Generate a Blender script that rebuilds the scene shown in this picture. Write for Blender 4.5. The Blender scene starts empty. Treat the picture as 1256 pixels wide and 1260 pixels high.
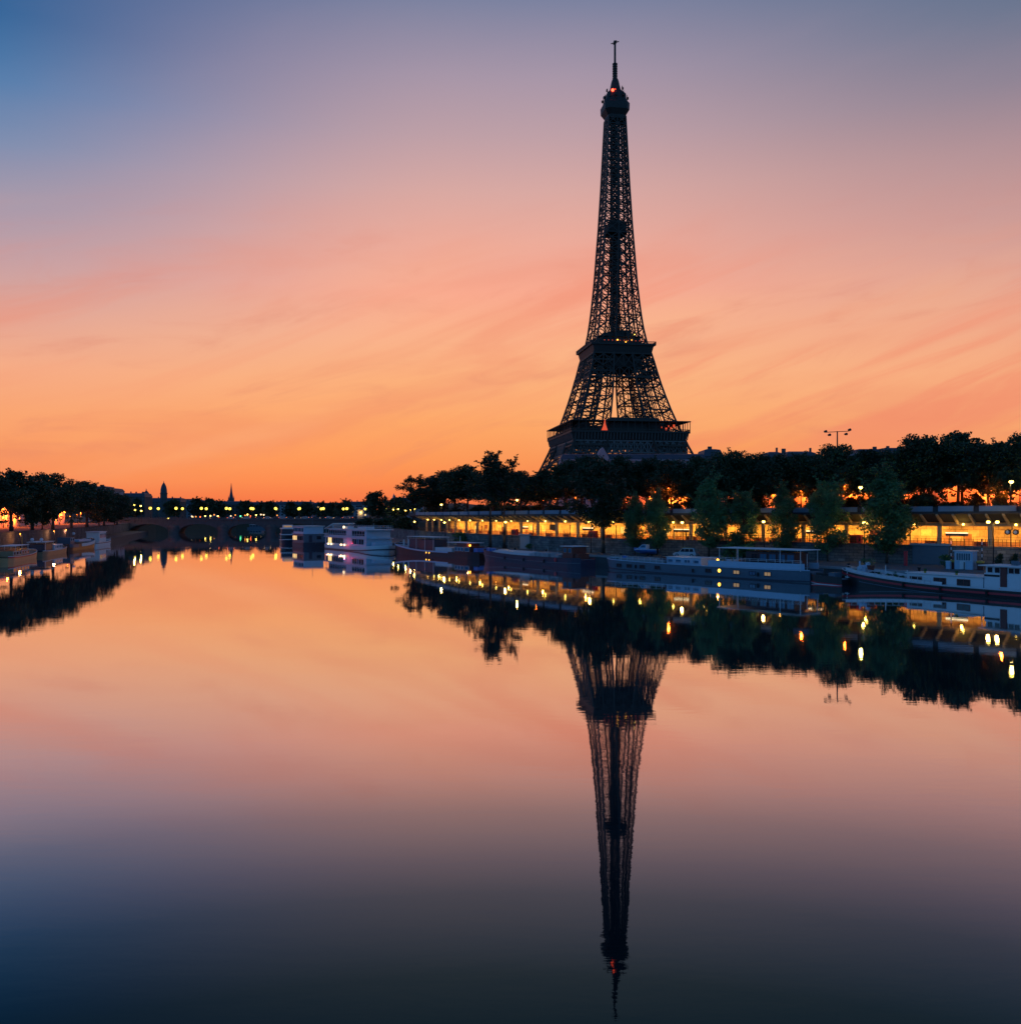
import bpy, math, random
import numpy as np
from mathutils import Vector, Matrix

R = math.radians
scene = bpy.context.scene
col = scene.collection

# ---------------------------------------------------------------- camera, sky, exposure
CAM_H = 10.0
F = 1100.0          # focal length in pixels of a 1256 pixel wide picture
HZ = 633.0          # picture row of the horizon
cam_data = bpy.data.cameras.new("camera")
cam = bpy.data.objects.new("camera", cam_data)
col.objects.link(cam)
cam.location = (0, 0, CAM_H)
cam.rotation_euler = (R(90), 0, 0)
cam_data.sensor_fit = 'HORIZONTAL'
cam_data.sensor_width = 36.0
cam_data.lens = 36.0 * F / 1256.0
cam_data.shift_y = 3.0 / 1256.0
cam_data.clip_start = 0.5
cam_data.clip_end = 12000
scene.camera = cam
scene.view_settings.view_transform = 'Standard'
scene.view_settings.look = 'None'
scene.view_settings.exposure = 0.0
scene.view_settings.gamma = 1.0
scene.cycles.use_denoising = True
scene.cycles.max_bounces = 8
scene.cycles.transparent_max_bounces = 8
scene.cycles.sample_clamp_indirect = 4.0


def lin(c):
    return tuple(((v / 255.0) / 12.92 if v / 255.0 <= 0.04045 else ((v / 255.0 + 0.055) / 1.055) ** 2.4) for v in c)


world = bpy.data.worlds.new("World")
scene.world = world
world.use_nodes = True
wt = world.node_tree
wt.nodes.clear()
WN = wt.nodes.new
WL = wt.links.new


def wmath(op, a, b=None, c=None):
    n = WN('ShaderNodeMath')
    n.operation = op
    for i, v in enumerate((a, b, c)):
        if v is None:
            continue
        if isinstance(v, (int, float)):
            n.inputs[i].default_value = v
        else:
            WL(v, n.inputs[i])
    return n.outputs[0]


def wsmooth(v, a, b):
    n = WN('ShaderNodeMapRange')
    n.interpolation_type = 'SMOOTHSTEP'
    WL(v, n.inputs['Value'])
    n.inputs['From Min'].default_value = a
    n.inputs['From Max'].default_value = b
    return n.outputs['Result']


def wramp(v, stops):
    n = WN('ShaderNodeValToRGB')
    n.color_ramp.interpolation = 'LINEAR'
    e = n.color_ramp.elements
    while len(e) > 1:
        e.remove(e[-1])
    e[0].position = stops[0][0]
    e[0].color = (*lin(stops[0][1]), 1)
    for p, c in stops[1:]:
        k = e.new(p)
        k.color = (*lin(c), 1)
    WL(v, n.inputs[0])
    return n.outputs[0]


def wmix(f, a, b, mode='MIX'):
    n = WN('ShaderNodeMix')
    n.data_type = 'RGBA'
    n.blend_type = mode
    if isinstance(f, (int, float)):
        n.inputs[0].default_value = f
    else:
        WL(f, n.inputs[0])
    for i, v in ((6, a), (7, b)):
        if isinstance(v, tuple):
            n.inputs[i].default_value = (*v, 1)
        else:
            WL(v, n.inputs[i])
    return n.outputs[2]


tc = WN('ShaderNodeTexCoord')
sep = WN('ShaderNodeSeparateXYZ')
WL(tc.outputs['Generated'], sep.inputs[0])
sx, sy, sz = sep.outputs
az = wmath('ARCTAN2', sx, sy)                 # 0 straight ahead, + to the right
el = sz
centre_sky = wramp(el, [(0.0, (234, 106, 64)), (0.015, (238, 115, 70)), (0.035, (245, 134, 78)), (0.06, (247, 149, 88)),
                        (0.10, (250, 165, 102)), (0.145, (251, 177, 122)), (0.19, (250, 179, 138)), (0.24, (249, 171, 144)),
                        (0.29, (236, 170, 153)), (0.34, (216, 168, 162)), (0.39, (190, 159, 166)), (0.44, (166, 149, 167)),
                        (0.50, (122, 129, 159)), (0.60, (66, 100, 150)), (0.8, (36, 62, 108)), (1.0, (24, 44, 84))])
left_sky = wramp(el, [(0.0, (234, 106, 64)), (0.015, (240, 121, 74)), (0.035, (246, 140, 86)), (0.06, (248, 152, 96)),
                      (0.10, (248, 164, 114)), (0.145, (243, 169, 134)), (0.19, (224, 165, 150)), (0.24, (194, 159, 164)),
                      (0.29, (158, 151, 172)), (0.34, (118, 140, 176)), (0.39, (68, 122, 172)), (0.44, (34, 98, 152)),
                      (0.50, (28, 86, 142)), (0.60, (26, 72, 128)), (0.8, (26, 54, 100)), (1.0, (24, 44, 84))])
right_sky = wramp(el, [(0.0, (240, 118, 72)), (0.015, (244, 130, 80)), (0.035, (247, 145, 88)), (0.06, (249, 158, 98)),
                       (0.10, (249, 168, 114)), (0.145, (245, 170, 129)), (0.19, (236, 167, 140)), (0.24, (218, 161, 148)),
                       (0.29, (196, 152, 150)), (0.34, (174, 143, 149)), (0.39, (140, 130, 147)), (0.44, (106, 117, 142)),
                       (0.50, (70, 104, 138)), (0.60, (56, 78, 118)), (0.8, (34, 56, 98)), (1.0, (24, 44, 84))])
rear_sky = wramp(el, [(0.0, (76, 138, 200)), (0.10, (84, 152, 216)), (0.30, (78, 146, 212)), (0.55, (58, 116, 182)),
                      (0.8, (40, 72, 126)), (1.0, (24, 44, 84))])
wl_ = wsmooth(wmath('MULTIPLY', az, -1.0), 0.05, 0.60)
wr_ = wsmooth(az, 0.02, 0.60)
base = wmix(wl_, centre_sky, left_sky)
base = wmix(wr_, base, right_sky)
# soft stretched cirrus, tilted a little up to the right
cvec = WN('ShaderNodeCombineXYZ')
elev_t = wmath('DIVIDE', sz, wmath('MAXIMUM', wmath('SQRT', wmath('ADD', wmath('MULTIPLY', sx, sx), wmath('MULTIPLY', sy, sy))), 0.05))
WL(wmath('MULTIPLY', az, 2.3), cvec.inputs[0])
WL(wmath('SUBTRACT', wmath('MULTIPLY', elev_t, 9.0), wmath('MULTIPLY', az, 1.7)), cvec.inputs[1])


def wnoise(vec, scale, detail, rough, off, dist=0.0):
    mp = WN('ShaderNodeMapping')
    mp.inputs['Location'].default_value = (off, off * 0.7, off * 1.3)
    WL(vec, mp.inputs['Vector'])
    n = WN('ShaderNodeTexNoise')
    n.inputs['Scale'].default_value = scale
    n.inputs['Detail'].default_value = detail
    n.inputs['Roughness'].default_value = rough
    n.inputs['Distortion'].default_value = dist
    WL(mp.outputs[0], n.inputs['Vector'])
    return n.outputs[0]


band = wmath('MULTIPLY', wsmooth(el, 0.0, 0.07), wmath('SUBTRACT', 1.0, wsmooth(el, 0.18, 0.36)))
n1 = wsmooth(wnoise(cvec.outputs[0], 1.35, 5, 0.55, 8.4, 0.6), 0.44, 0.70)
n2 = wsmooth(wnoise(cvec.outputs[0], 1.0, 4, 0.5, 11.7, 0.4), 0.45, 0.75)
n3 = wsmooth(wnoise(cvec.outputs[0], 2.6, 6, 0.6, 27.2, 0.8), 0.50, 0.78)
base = wmix(wmath('MULTIPLY', wmath('MULTIPLY', n1, band), 0.40), base, lin((232, 128, 100)))
base = wmix(wmath('MULTIPLY', wmath('MULTIPLY', n2, band), 0.25), base, lin((255, 192, 140)))
base = wmix(wmath('MULTIPLY', wmath('MULTIPLY', n3, band), 0.34), base, lin((214, 122, 104)))
# thin diagonal wisps, mostly to the right
wvec = WN('ShaderNodeCombineXYZ')
WL(wmath('MULTIPLY', az, 2.2), wvec.inputs[0])
WL(wmath('SUBTRACT', wmath('MULTIPLY', elev_t, 17.0), wmath('MULTIPLY', az, 6.4)), wvec.inputs[1])
n5 = wsmooth(wnoise(wvec.outputs[0], 1.15, 6, 0.58, 52.3, 0.7), 0.46, 0.64)
wband = wmath('MULTIPLY', wsmooth(el, 0.03, 0.10), wmath('SUBTRACT', 1.0, wsmooth(el, 0.20, 0.30)))
base = wmix(wmath('MULTIPLY', wmath('MULTIPLY', n5, wband), wmath('ADD', 0.13, wmath('MULTIPLY', wsmooth(az, -0.1, 0.3), 0.36))), base, lin((240, 132, 104)))
# faint veil high up
n4 = wsmooth(wnoise(cvec.outputs[0], 0.8, 5, 0.55, 41.0, 0.5), 0.42, 0.8)
base = wmix(wmath('MULTIPLY', wmath('MULTIPLY', n4, wsmooth(el, 0.22, 0.4)), 0.07), base, lin((196, 164, 176)))
wrear = wmath('MAXIMUM', wsmooth(wmath('MULTIPLY', az, -1.0), 0.55, 0.72), wsmooth(az, 0.60, 1.5))
base = wmix(wrear, base, rear_sky)
base = wmix(wsmooth(wmath('MULTIPLY', el, -1.0), 0.0, 0.08), base, lin((30, 34, 40)))
sky = WN('ShaderNodeTexSky')
sky.sky_type = 'NISHITA'
sky.sun_disc = False
sky.sun_elevation = R(0.6)
sky.sun_rotation = R(-12)
bg = WN('ShaderNodeBackground')
bg.inputs[1].default_value = 1.0
WL(base, bg.inputs[0])
bg2 = WN('ShaderNodeBackground')
bg2.inputs[1].default_value = 0.004
WL(sky.outputs[0], bg2.inputs[0])
addw = WN('ShaderNodeAddShader')
WL(bg.outputs[0], addw.inputs[0])
WL(bg2.outputs[0], addw.inputs[1])
wo = WN('ShaderNodeOutputWorld')
WL(addw.outputs[0], wo.inputs[0])

# before sunrise: the sun is still below the horizon, so the sky alone gives the daylight

# ---------------------------------------------------------------- helpers
rnd = random.Random(7)


def at(px, d, z=0.0):
    return Vector(((px - 628.0) / F * d, d, z))


def zrow(y, d):
    return CAM_H - (y - HZ) / F * d


def new_mat(name):
    m = bpy.data.materials.new(name)
    m.use_nodes = True
    nt = m.node_tree
    return m, nt, nt.nodes.get('Principled BSDF')


def mat(name, c, rough=0.6, metal=0.0, var=0.18, scale=1.2, bump=0.0, spec=0.4):
    m, nt, b = new_mat(name)
    b.inputs['Roughness'].default_value = rough
    b.inputs['Metallic'].default_value = metal
    b.inputs['Specular IOR Level'].default_value = spec
    tcn = nt.nodes.new('ShaderNodeTexCoord')
    no = nt.nodes.new('ShaderNodeTexNoise')
    no.inputs['Scale'].default_value = scale
    no.inputs['Detail'].default_value = 5
    nt.links.new(tcn.outputs['Object'], no.inputs['Vector'])
    mx = nt.nodes.new('ShaderNodeMix')
    mx.data_type = 'RGBA'
    mx.inputs[6].default_value = (*[v * (1 - var) for v in c], 1)
    mx.inputs[7].default_value = (*[min(1, v * (1 + var)) for v in c], 1)
    nt.links.new(no.outputs[0], mx.inputs[0])
    nt.links.new(mx.outputs[2], b.inputs['Base Color'])
    if bump:
        bp = nt.nodes.new('ShaderNodeBump')
        bp.inputs['Strength'].default_value = bump
        bp.inputs['Distance'].default_value = 0.05
        nt.links.new(no.outputs[0], bp.inputs['Height'])
        nt.links.new(bp.outputs[0], b.inputs['Normal'])
    return m


def emit(name, c, s):
    m, nt, b = new_mat(name)
    b.inputs['Base Color'].default_value = (*[min(1, v) for v in c], 1)
    b.inputs['Emission Color'].default_value = (*c, 1)
    b.inputs['Emission Strength'].default_value = s
    return m


def glass(name, c=(0.02, 0.025, 0.03)):
    m, nt, b = new_mat(name)
    b.inputs['Base Color'].default_value = (*c, 1)
    b.inputs['Roughness'].default_value = 0.06
    b.inputs['Specular IOR Level'].default_value = 0.6
    return m


class MB:
    def __init__(self):
        self.v = []
        self.f = []

    def poly(self, pts):
        n = len(self.v)
        self.v += [tuple(p) for p in pts]
        self.f.append(tuple(range(n, n + len(pts))))
        return self

    def box(self, c, s, rz=0.0, taper=1.0):
        n = len(self.v)
        ca, sa = math.cos(rz), math.sin(rz)
        for dz in (-1, 1):
            t = taper if dz > 0 else 1.0
            for dx, dy in ((-1, -1), (1, -1), (1, 1), (-1, 1)):
                x, y = dx * s[0] / 2 * t, dy * s[1] / 2 * t
                self.v.append((c[0] + x * ca - y * sa, c[1] + x * sa + y * ca, c[2] + dz * s[2] / 2))
        self.f += [(n + 3, n + 2, n + 1, n), (n + 4, n + 5, n + 6, n + 7), (n, n + 1, n + 5, n + 4), (n + 1, n + 2, n + 6, n + 5),
                   (n + 2, n + 3, n + 7, n + 6), (n + 3, n, n + 4, n + 7)]
        return self

    def bar(self, a, b, w, h=None):
        return self.cyl(a, b, w * 0.7071, None if h is None else h * 0.7071, 4, True)

    def cyl(self, a, b, r0, r1=None, n=8, square=False):
        a, b = Vector(a), Vector(b)
        r1 = r0 if r1 is None else r1
        d = b - a
        if d.length < 1e-6:
            return self
        d.normalize()
        up = Vector((0, 0, 1)) if abs(d.z) < 0.95 else Vector((1, 0, 0))
        x = d.cross(up).normalized()
        y = d.cross(x)
        k = len(self.v)
        o = math.pi / 4 if square else 0
        for p, r in ((a, r0), (b, r1)):
            for i in range(n):
                t = o + 2 * math.pi * i / n
                self.v.append(tuple(p + x * (r * math.cos(t)) + y * (r * math.sin(t))))
        for i in range(n):
            j = (i + 1) % n
            self.f.append((k + i, k + j, k + n + j, k + n + i))
        self.f.append(tuple(k + n - 1 - i for i in range(n)))
        self.f.append(tuple(k + n + i for i in range(n)))
        return self

    def lathe(self, c, prof, n=12):
        k = len(self.v)
        for r, z in prof:
            for i in range(n):
                t = 2 * math.pi * i / n
                self.v.append((c[0] + r * math.cos(t), c[1] + r * math.sin(t), c[2] + z))
        for j in range(len(prof) - 1):
            for i in range(n):
                i2 = (i + 1) % n
                self.f.append((k + j * n + i, k + j * n + i2, k + (j + 1) * n + i2, k + (j + 1) * n + i))
        self.f.append(tuple(k + n - 1 - i for i in range(n)))
        self.f.append(tuple(k + (len(prof) - 1) * n + i for i in range(n)))
        return self

    def ball(self, c, r, n=10, m=6, sz=1.0):
        prof = [(max(0.02, math.sin(math.pi * j / m)) * r, -math.cos(math.pi * j / m) * r * sz) for j in range(m + 1)]
        return self.lathe(c, prof, n)

    def prism(self, pts, z0, z1):
        k, n = len(self.v), len(pts)
        for z in (z0, z1):
            self.v += [(p[0], p[1], z) for p in pts]
        self.f.append(tuple(k + n - 1 - i for i in range(n)))
        self.f.append(tuple(k + n + i for i in range(n)))
        for i in range(n):
            j = (i + 1) % n
            self.f.append((k + i, k + j, k + n + j, k + n + i))
        return self

    def side(self, pts, y0, y1):
        """a profile in x,z pushed through y"""
        k, n = len(self.v), len(pts)
        for y in (y0, y1):
            self.v += [(p[0], y, p[1]) for p in pts]
        self.f.append(tuple(k + i for i in range(n)))
        self.f.append(tuple(k + 2 * n - 1 - i for i in range(n)))
        for i in range(n):
            j = (i + 1) % n
            self.f.append((k + j, k + i, k + n + i, k + n + j))
        return self

    def rings(self, rings, closed=False, cap=True):
        k, n = len(self.v), len(rings[0])
        for r in rings:
            self.v += [tuple(p) for p in r]
        for j in range(len(rings) - 1):
            for i in range(n if closed else n - 1):
                i2 = (i + 1) % n
                self.f.append((k + j * n + i, k + j * n + i2, k + (j + 1) * n + i2, k + (j + 1) * n + i))
        if cap and closed:
            self.f.append(tuple(k + n - 1 - i for i in range(n)))
            self.f.append(tuple(k + (len(rings) - 1) * n + i for i in range(n)))
        return self

    def build(self, name, m, parent=None, smooth=False, bevel=0.0):
        me = bpy.data.meshes.new(name)
        me.from_pydata(self.v, [], self.f)
        me.materials.append(m)
        me.validate()
        me.update()
        if smooth:
            me.polygons.foreach_set('use_smooth', [True] * len(me.polygons))
        o = bpy.data.objects.new(name, me)
        col.objects.link(o)
        if parent is not None:
            o.parent = parent
        if bevel:
            b = o.modifiers.new("bevel", 'BEVEL')
            b.width = bevel
            b.segments = 2
            b.limit_method = 'ANGLE'
        return o


def tag(o, label=None, cat=None, group=None, kind=None):
    if label:
        o['label'] = label
    if cat:
        o['category'] = cat
    if group:
        o['group'] = group
    if kind:
        o['kind'] = kind
    return o


def thing(name, label, cat, loc=(0, 0, 0), rz=0.0, group=None):
    o = bpy.data.objects.new(name, None)
    o.empty_display_size = 0.5
    col.objects.link(o)
    o.location = loc
    o.rotation_euler = (0, 0, rz)
    return tag(o, label, cat, group)


def copy_tree(o, parent=None):
    c = o.copy()
    col.objects.link(c)
    if parent is not None:
        c.parent = parent
    for ch in list(o.children):
        copy_tree(ch, c)
    return c


def dup(o, loc, rz=0.0, label=None, group=None, scale=None):
    c = copy_tree(o)
    c.location = loc
    c.rotation_euler = (0, 0, rz)
    if scale is not None:
        c.scale = scale
    if label:
        c['label'] = label
    if group:
        c['group'] = group
    return c


def light(parent, loc, c, w, r=0.25, kind='POINT', name="lamp_light"):
    ld = bpy.data.lights.new(name, kind)
    ld.energy = w
    ld.color = c
    if kind == 'POINT':
        ld.shadow_soft_size = r
    o = bpy.data.objects.new(name, ld)
    col.objects.link(o)
    o.location = loc
    if parent is not None:
        o.parent = parent
    return o


ORD = ["first", "second", "third", "fourth", "fifth", "sixth", "seventh", "eighth", "ninth", "tenth", "eleventh", "twelfth",
       "thirteenth", "fourteenth", "fifteenth", "sixteenth"]

# ---------------------------------------------------------------- materials
M = {}
M['stone'] = mat('pale_stone', (0.30, 0.28, 0.25), 0.85, var=0.3, scale=0.6, bump=0.3)
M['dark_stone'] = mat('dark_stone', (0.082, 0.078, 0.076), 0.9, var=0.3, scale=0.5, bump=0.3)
M['concrete'] = mat('concrete', (0.30, 0.31, 0.32), 0.8, var=0.2, scale=0.8, bump=0.15)
M['dark_concrete'] = mat('dark_concrete', (0.055, 0.053, 0.05), 0.85, var=0.25, scale=0.8)
M['rib'] = mat('rib_concrete', (0.24, 0.18, 0.11), 0.8, var=0.2)
M['cream'] = None
M['cobble'] = mat('quay_paving', (0.10, 0.105, 0.11), 0.85, var=0.35, scale=0.35, bump=0.2)
M['asphalt'] = mat('asphalt', (0.05, 0.05, 0.05), 0.85, var=0.2)
M['soil'] = mat('soil', (0.05, 0.055, 0.035), 0.95, var=0.4, scale=0.05)
M['iron'] = mat('tower_iron', (0.052, 0.036, 0.026), 0.6, 0.2, var=0.2, scale=0.1)
M['iron2'] = mat('tower_plate', (0.044, 0.033, 0.027), 0.6, 0.2, var=0.25, scale=0.15)
M['black'] = mat('black_metal', (0.015, 0.015, 0.017), 0.45, 0.3)
M['rubber'] = mat('rubber', (0.012, 0.012, 0.012), 0.8)
M['glass'] = glass('dark_glass')
M['skyglass'] = glass('blue_glass', (0.06, 0.14, 0.22))
M['white'] = mat('white_paint', (0.62, 0.64, 0.66), 0.45, var=0.06)
M['offwhite'] = mat('weathered_white', (0.55, 0.56, 0.58), 0.5, var=0.12)
M['bluewhite'] = mat('pale_blue_paint', (0.36, 0.48, 0.60), 0.45, var=0.1)
M['greyblue'] = mat('grey_blue_paint', (0.085, 0.125, 0.16), 0.5, var=0.15)
M['greydeck'] = mat('grey_deck', (0.26, 0.28, 0.30), 0.7, var=0.2)
M['navy'] = mat('navy_paint', (0.03, 0.035, 0.055), 0.45, var=0.2)
M['maroon'] = mat('maroon_paint', (0.035, 0.013, 0.018), 0.45, var=0.2)
M['purple'] = mat('plum_paint', (0.030, 0.030, 0.058), 0.45, var=0.2)
M['blackhull'] = mat('black_hull', (0.018, 0.018, 0.02), 0.4, var=0.3)
M['red'] = mat('red_paint', (0.45, 0.03, 0.04), 0.45, var=0.12)
M['redwood'] = mat('red_brown_wood', (0.13, 0.03, 0.022), 0.5, var=0.2)
M['wood'] = mat('varnished_wood', (0.36, 0.18, 0.09), 0.5, var=0.25)
M['orange'] = mat('orange_paint_and_glow', (0.72, 0.30, 0.12), 0.5, var=0.15)
M['blue'] = mat('bright_blue', (0.05, 0.16, 0.45), 0.4, var=0.1)
M['teal'] = mat('dark_teal', (0.02, 0.09, 0.14), 0.45, var=0.15)
M['silver'] = mat('silver_paint', (0.45, 0.48, 0.52), 0.3, 0.4, var=0.05)
M['canvas'] = mat('white_canvas', (0.66, 0.64, 0.62), 0.8, var=0.08)
M['yellow'] = mat('ochre_pot', (0.45, 0.30, 0.06), 0.6, var=0.2)
M['slate'] = mat('slate_roof', (0.06, 0.065, 0.08), 0.6, var=0.2, scale=0.5)
M['lit_wall'] = mat('pale_rendered_wall', (0.50, 0.46, 0.42), 0.85, var=0.25, scale=0.4)
M['ferry'] = mat('ferry_paint', (0.34, 0.48, 0.58), 0.45, var=0.1)
M['parapet'] = mat('parapet_panels', (0.17, 0.24, 0.30), 0.7, var=0.2, scale=0.5)
M['iron3'] = mat('tower_iron_lit', (0.12, 0.105, 0.095), 0.6, 0.1, var=0.2, scale=0.2)  # tower iron made lighter: light on the lower girders put into colour
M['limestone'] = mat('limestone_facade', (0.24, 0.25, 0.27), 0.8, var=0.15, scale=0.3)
M['trunk'] = mat('bark', (0.055, 0.045, 0.035), 0.9, var=0.35, scale=1.5, bump=0.4)
M['bulb'] = emit('yellow_lamp', (1.0, 0.68, 0.12), 9)
M['bulb_bridge'] = emit('bridge_lamp', (1.0, 0.72, 0.08), 3.0)
M['sodium'] = emit('sodium_lamp', (1.0, 0.32, 0.05), 2)
M['white_lamp'] = emit('warm_white_lamp', (1.0, 0.66, 0.34), 3.5)
M['tube'] = emit('white_tube', (1.0, 0.84, 0.50), 1.6)
M['tail'] = emit('red_tail_lamp', (1.0, 0.12, 0.03), 5)
M['headlamp'] = emit('head_lamp', (1.0, 0.55, 0.25), 5)
M['beacon'] = emit('red_beacon', (1.0, 0.05, 0.02), 9)
M['amber'] = emit('amber_lamp', (1.0, 0.45, 0.05), 4)
M['redneon'] = emit('red_neon', (1.0, 0.10, 0.03), 0.7)
M['amberwin'] = emit('amber_window', (1.0, 0.50, 0.18), 0.22)
M['litwin'] = emit('lit_window', (1.0, 0.62, 0.22), 1.3)


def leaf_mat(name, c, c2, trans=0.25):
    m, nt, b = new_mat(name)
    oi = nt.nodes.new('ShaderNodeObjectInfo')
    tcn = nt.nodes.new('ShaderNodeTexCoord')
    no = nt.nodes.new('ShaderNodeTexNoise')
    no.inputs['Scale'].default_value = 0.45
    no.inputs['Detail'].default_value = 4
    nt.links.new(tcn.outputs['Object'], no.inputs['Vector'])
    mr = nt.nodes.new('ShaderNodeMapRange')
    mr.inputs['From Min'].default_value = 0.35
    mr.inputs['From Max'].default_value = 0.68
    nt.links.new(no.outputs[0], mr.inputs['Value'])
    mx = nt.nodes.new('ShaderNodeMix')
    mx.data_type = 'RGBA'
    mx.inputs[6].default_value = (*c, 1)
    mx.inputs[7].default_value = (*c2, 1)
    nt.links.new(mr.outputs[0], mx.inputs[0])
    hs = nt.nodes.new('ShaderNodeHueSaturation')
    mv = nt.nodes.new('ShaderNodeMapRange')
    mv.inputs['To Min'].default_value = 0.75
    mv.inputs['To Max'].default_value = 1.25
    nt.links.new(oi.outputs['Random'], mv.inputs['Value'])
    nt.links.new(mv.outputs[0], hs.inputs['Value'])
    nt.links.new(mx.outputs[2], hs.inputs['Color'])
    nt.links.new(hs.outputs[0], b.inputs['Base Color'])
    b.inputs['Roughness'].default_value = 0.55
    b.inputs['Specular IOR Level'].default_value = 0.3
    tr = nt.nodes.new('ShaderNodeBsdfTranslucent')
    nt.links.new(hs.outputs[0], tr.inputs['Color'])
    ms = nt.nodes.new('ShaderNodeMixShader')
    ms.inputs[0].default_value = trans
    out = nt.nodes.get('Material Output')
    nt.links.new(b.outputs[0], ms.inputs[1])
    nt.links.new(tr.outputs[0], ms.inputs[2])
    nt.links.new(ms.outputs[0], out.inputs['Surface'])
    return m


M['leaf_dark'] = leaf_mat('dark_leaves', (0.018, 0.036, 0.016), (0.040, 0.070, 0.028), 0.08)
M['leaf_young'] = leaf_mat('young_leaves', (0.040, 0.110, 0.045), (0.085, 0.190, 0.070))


def wall_mat(name, c_lo, c_hi, mortar, sx, sy, du=(0.6, -0.8)):
    m, nt, b = new_mat(name)
    g = nt.nodes.new('ShaderNodeNewGeometry')
    s = nt.nodes.new('ShaderNodeSeparateXYZ')
    nt.links.new(g.outputs['Position'], s.inputs[0])
    mul = []
    for i, k in ((0, du[0]), (1, du[1])):
        q = nt.nodes.new('ShaderNodeMath')
        q.operation = 'MULTIPLY'
        q.inputs[1].default_value = k
        nt.links.new(s.outputs[i], q.inputs[0])
        mul.append(q)
    ad = nt.nodes.new('ShaderNodeMath')
    nt.links.new(mul[0].outputs[0], ad.inputs[0])
    nt.links.new(mul[1].outputs[0], ad.inputs[1])
    cb = nt.nodes.new('ShaderNodeCombineXYZ')
    nt.links.new(ad.outputs[0], cb.inputs[0])
    nt.links.new(s.outputs[2], cb.inputs[1])
    br = nt.nodes.new('ShaderNodeTexBrick')
    br.inputs['Color1'].default_value = (*c_lo, 1)
    br.inputs['Color2'].default_value = (*c_hi, 1)
    br.inputs['Mortar'].default_value = (*mortar, 1)
    br.inputs['Scale'].default_value = 1.0
    br.inputs['Brick Width'].default_value = sx
    br.inputs['Row Height'].default_value = sy
    br.inputs['Mortar Size'].default_value = 0.03
    nt.links.new(cb.outputs[0], br.inputs['Vector'])
    no = nt.nodes.new('ShaderNodeTexNoise')
    no.inputs['Scale'].default_value = 0.35
    no.inputs['Detail'].default_value = 6
    no.inputs['Roughness'].default_value = 0.7
    nt.links.new(g.outputs['Position'], no.inputs['Vector'])
    mr = nt.nodes.new('ShaderNodeMapRange')
    mr.inputs['From Min'].default_value = 0.3
    mr.inputs['From Max'].default_value = 0.65
    mr.inputs['To Min'].default_value = 0.35
    mr.inputs['To Max'].default_value = 1.25
    nt.links.new(no.outputs[0], mr.inputs['Value'])
    mx = nt.nodes.new('ShaderNodeMix')
    mx.data_type = 'RGBA'
    mx.blend_type = 'MULTIPLY'
    mx.inputs[0].default_value = 1.0
    nt.links.new(br.outputs[0], mx.inputs[6])
    nt.links.new(mr.outputs[0], mx.inputs[7])
    nt.links.new(mx.outputs[2], b.inputs['Base Color'])
    b.inputs['Roughness'].default_value = 0.9
    return m


M['ceiling'] = mat('ceiling_paint', (0.72, 0.56, 0.32), 0.8, var=0.15, scale=0.5)
M['canopy_rib'] = mat('canopy_rib', (0.42, 0.31, 0.17), 0.8, var=0.2)
M['cream'] = wall_mat('cream_tiles', (0.52, 0.39, 0.19), (0.66, 0.51, 0.27), (0.24, 0.15, 0.06), 1.9, 1.25)
M['quay_wall'] = wall_mat('quay_wall_stone', (0.10, 0.11, 0.115), (0.19, 0.19, 0.18), (0.05, 0.05, 0.05), 1.3, 0.5)
M['left_wall'] = wall_mat('far_quay_stone', (0.07, 0.068, 0.075), (0.12, 0.115, 0.12), (0.04, 0.04, 0.04), 1.3, 0.5, (-0.26, 0.96))

# ---------------------------------------------------------------- polylines of the two banks
def resample(pts, step):
    """Catmull-Rom through pts, even steps -> list of (x, y)"""
    P = [Vector((p[0], p[1])) for p in pts]
    P = [P[0] * 2 - P[1]] + P + [P[-1] * 2 - P[-2]]
    fine = []
    for i in range(1, len(P) - 2):
        for k in range(24):
            t = k / 24
            a, b, c, d = P[i - 1], P[i], P[i + 1], P[i + 2]
            fine.append(0.5 * ((2 * b) + (c - a) * t + (2 * a - 5 * b + 4 * c - d) * t * t + (3 * b - a - 3 * c + d) * t ** 3))
    fine.append(P[-2])
    out, acc = [fine[0]], 0.0
    for a, b in zip(fine, fine[1:]):
        L = (b - a).length
        while acc + L >= step:
            a = a + (b - a) * ((step - acc) / L)
            L = (b - a).length
            out.append(a)
            acc = 0.0
        acc += L
    return out


class Line:
    def __init__(self, pts, step=1.0):
        self.p = resample(pts, step)
        self.step = step
        self.len = (len(self.p) - 1) * step

    def at(self, s, off=0.0):
        s = max(0.0, min(self.len - 1e-4, s))
        i = int(s / self.step)
        a, b = self.p[i], self.p[min(i + 1, len(self.p) - 1)]
        q = a + (b - a) * (s / self.step - i)
        j0, j1 = max(0, i - 4), min(len(self.p) - 1, i + 5)
        u = (self.p[j1] - self.p[j0]).normalized()
        n = Vector((-u.y, u.x))
        return q + n * off, u, n

    def strip(self, s0, s1, prof, step=3.0, closed=True):
        """profile [(offset, z)] carried along the line; z may be a function of s"""
        rings = []
        k = max(1, int((s1 - s0) / step))
        for i in range(k + 1):
            s = s0 + (s1 - s0) * i / k
            ring = []
            for o, z in prof:
                q, u, n = self.at(s, o)
                ring.append((q.x, q.y, z(s) if callable(z) else z))
            rings.append(ring)
        return MB().rings(rings, closed=closed)

    def s_at_px(self, px):
        best = min(range(len(self.p)), key=lambda i: abs(self.p[i].x / max(1, self.p[i].y) * F + 628 - px) if self.p[i].y > 40 else 1e9)
        return best * self.step


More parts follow.
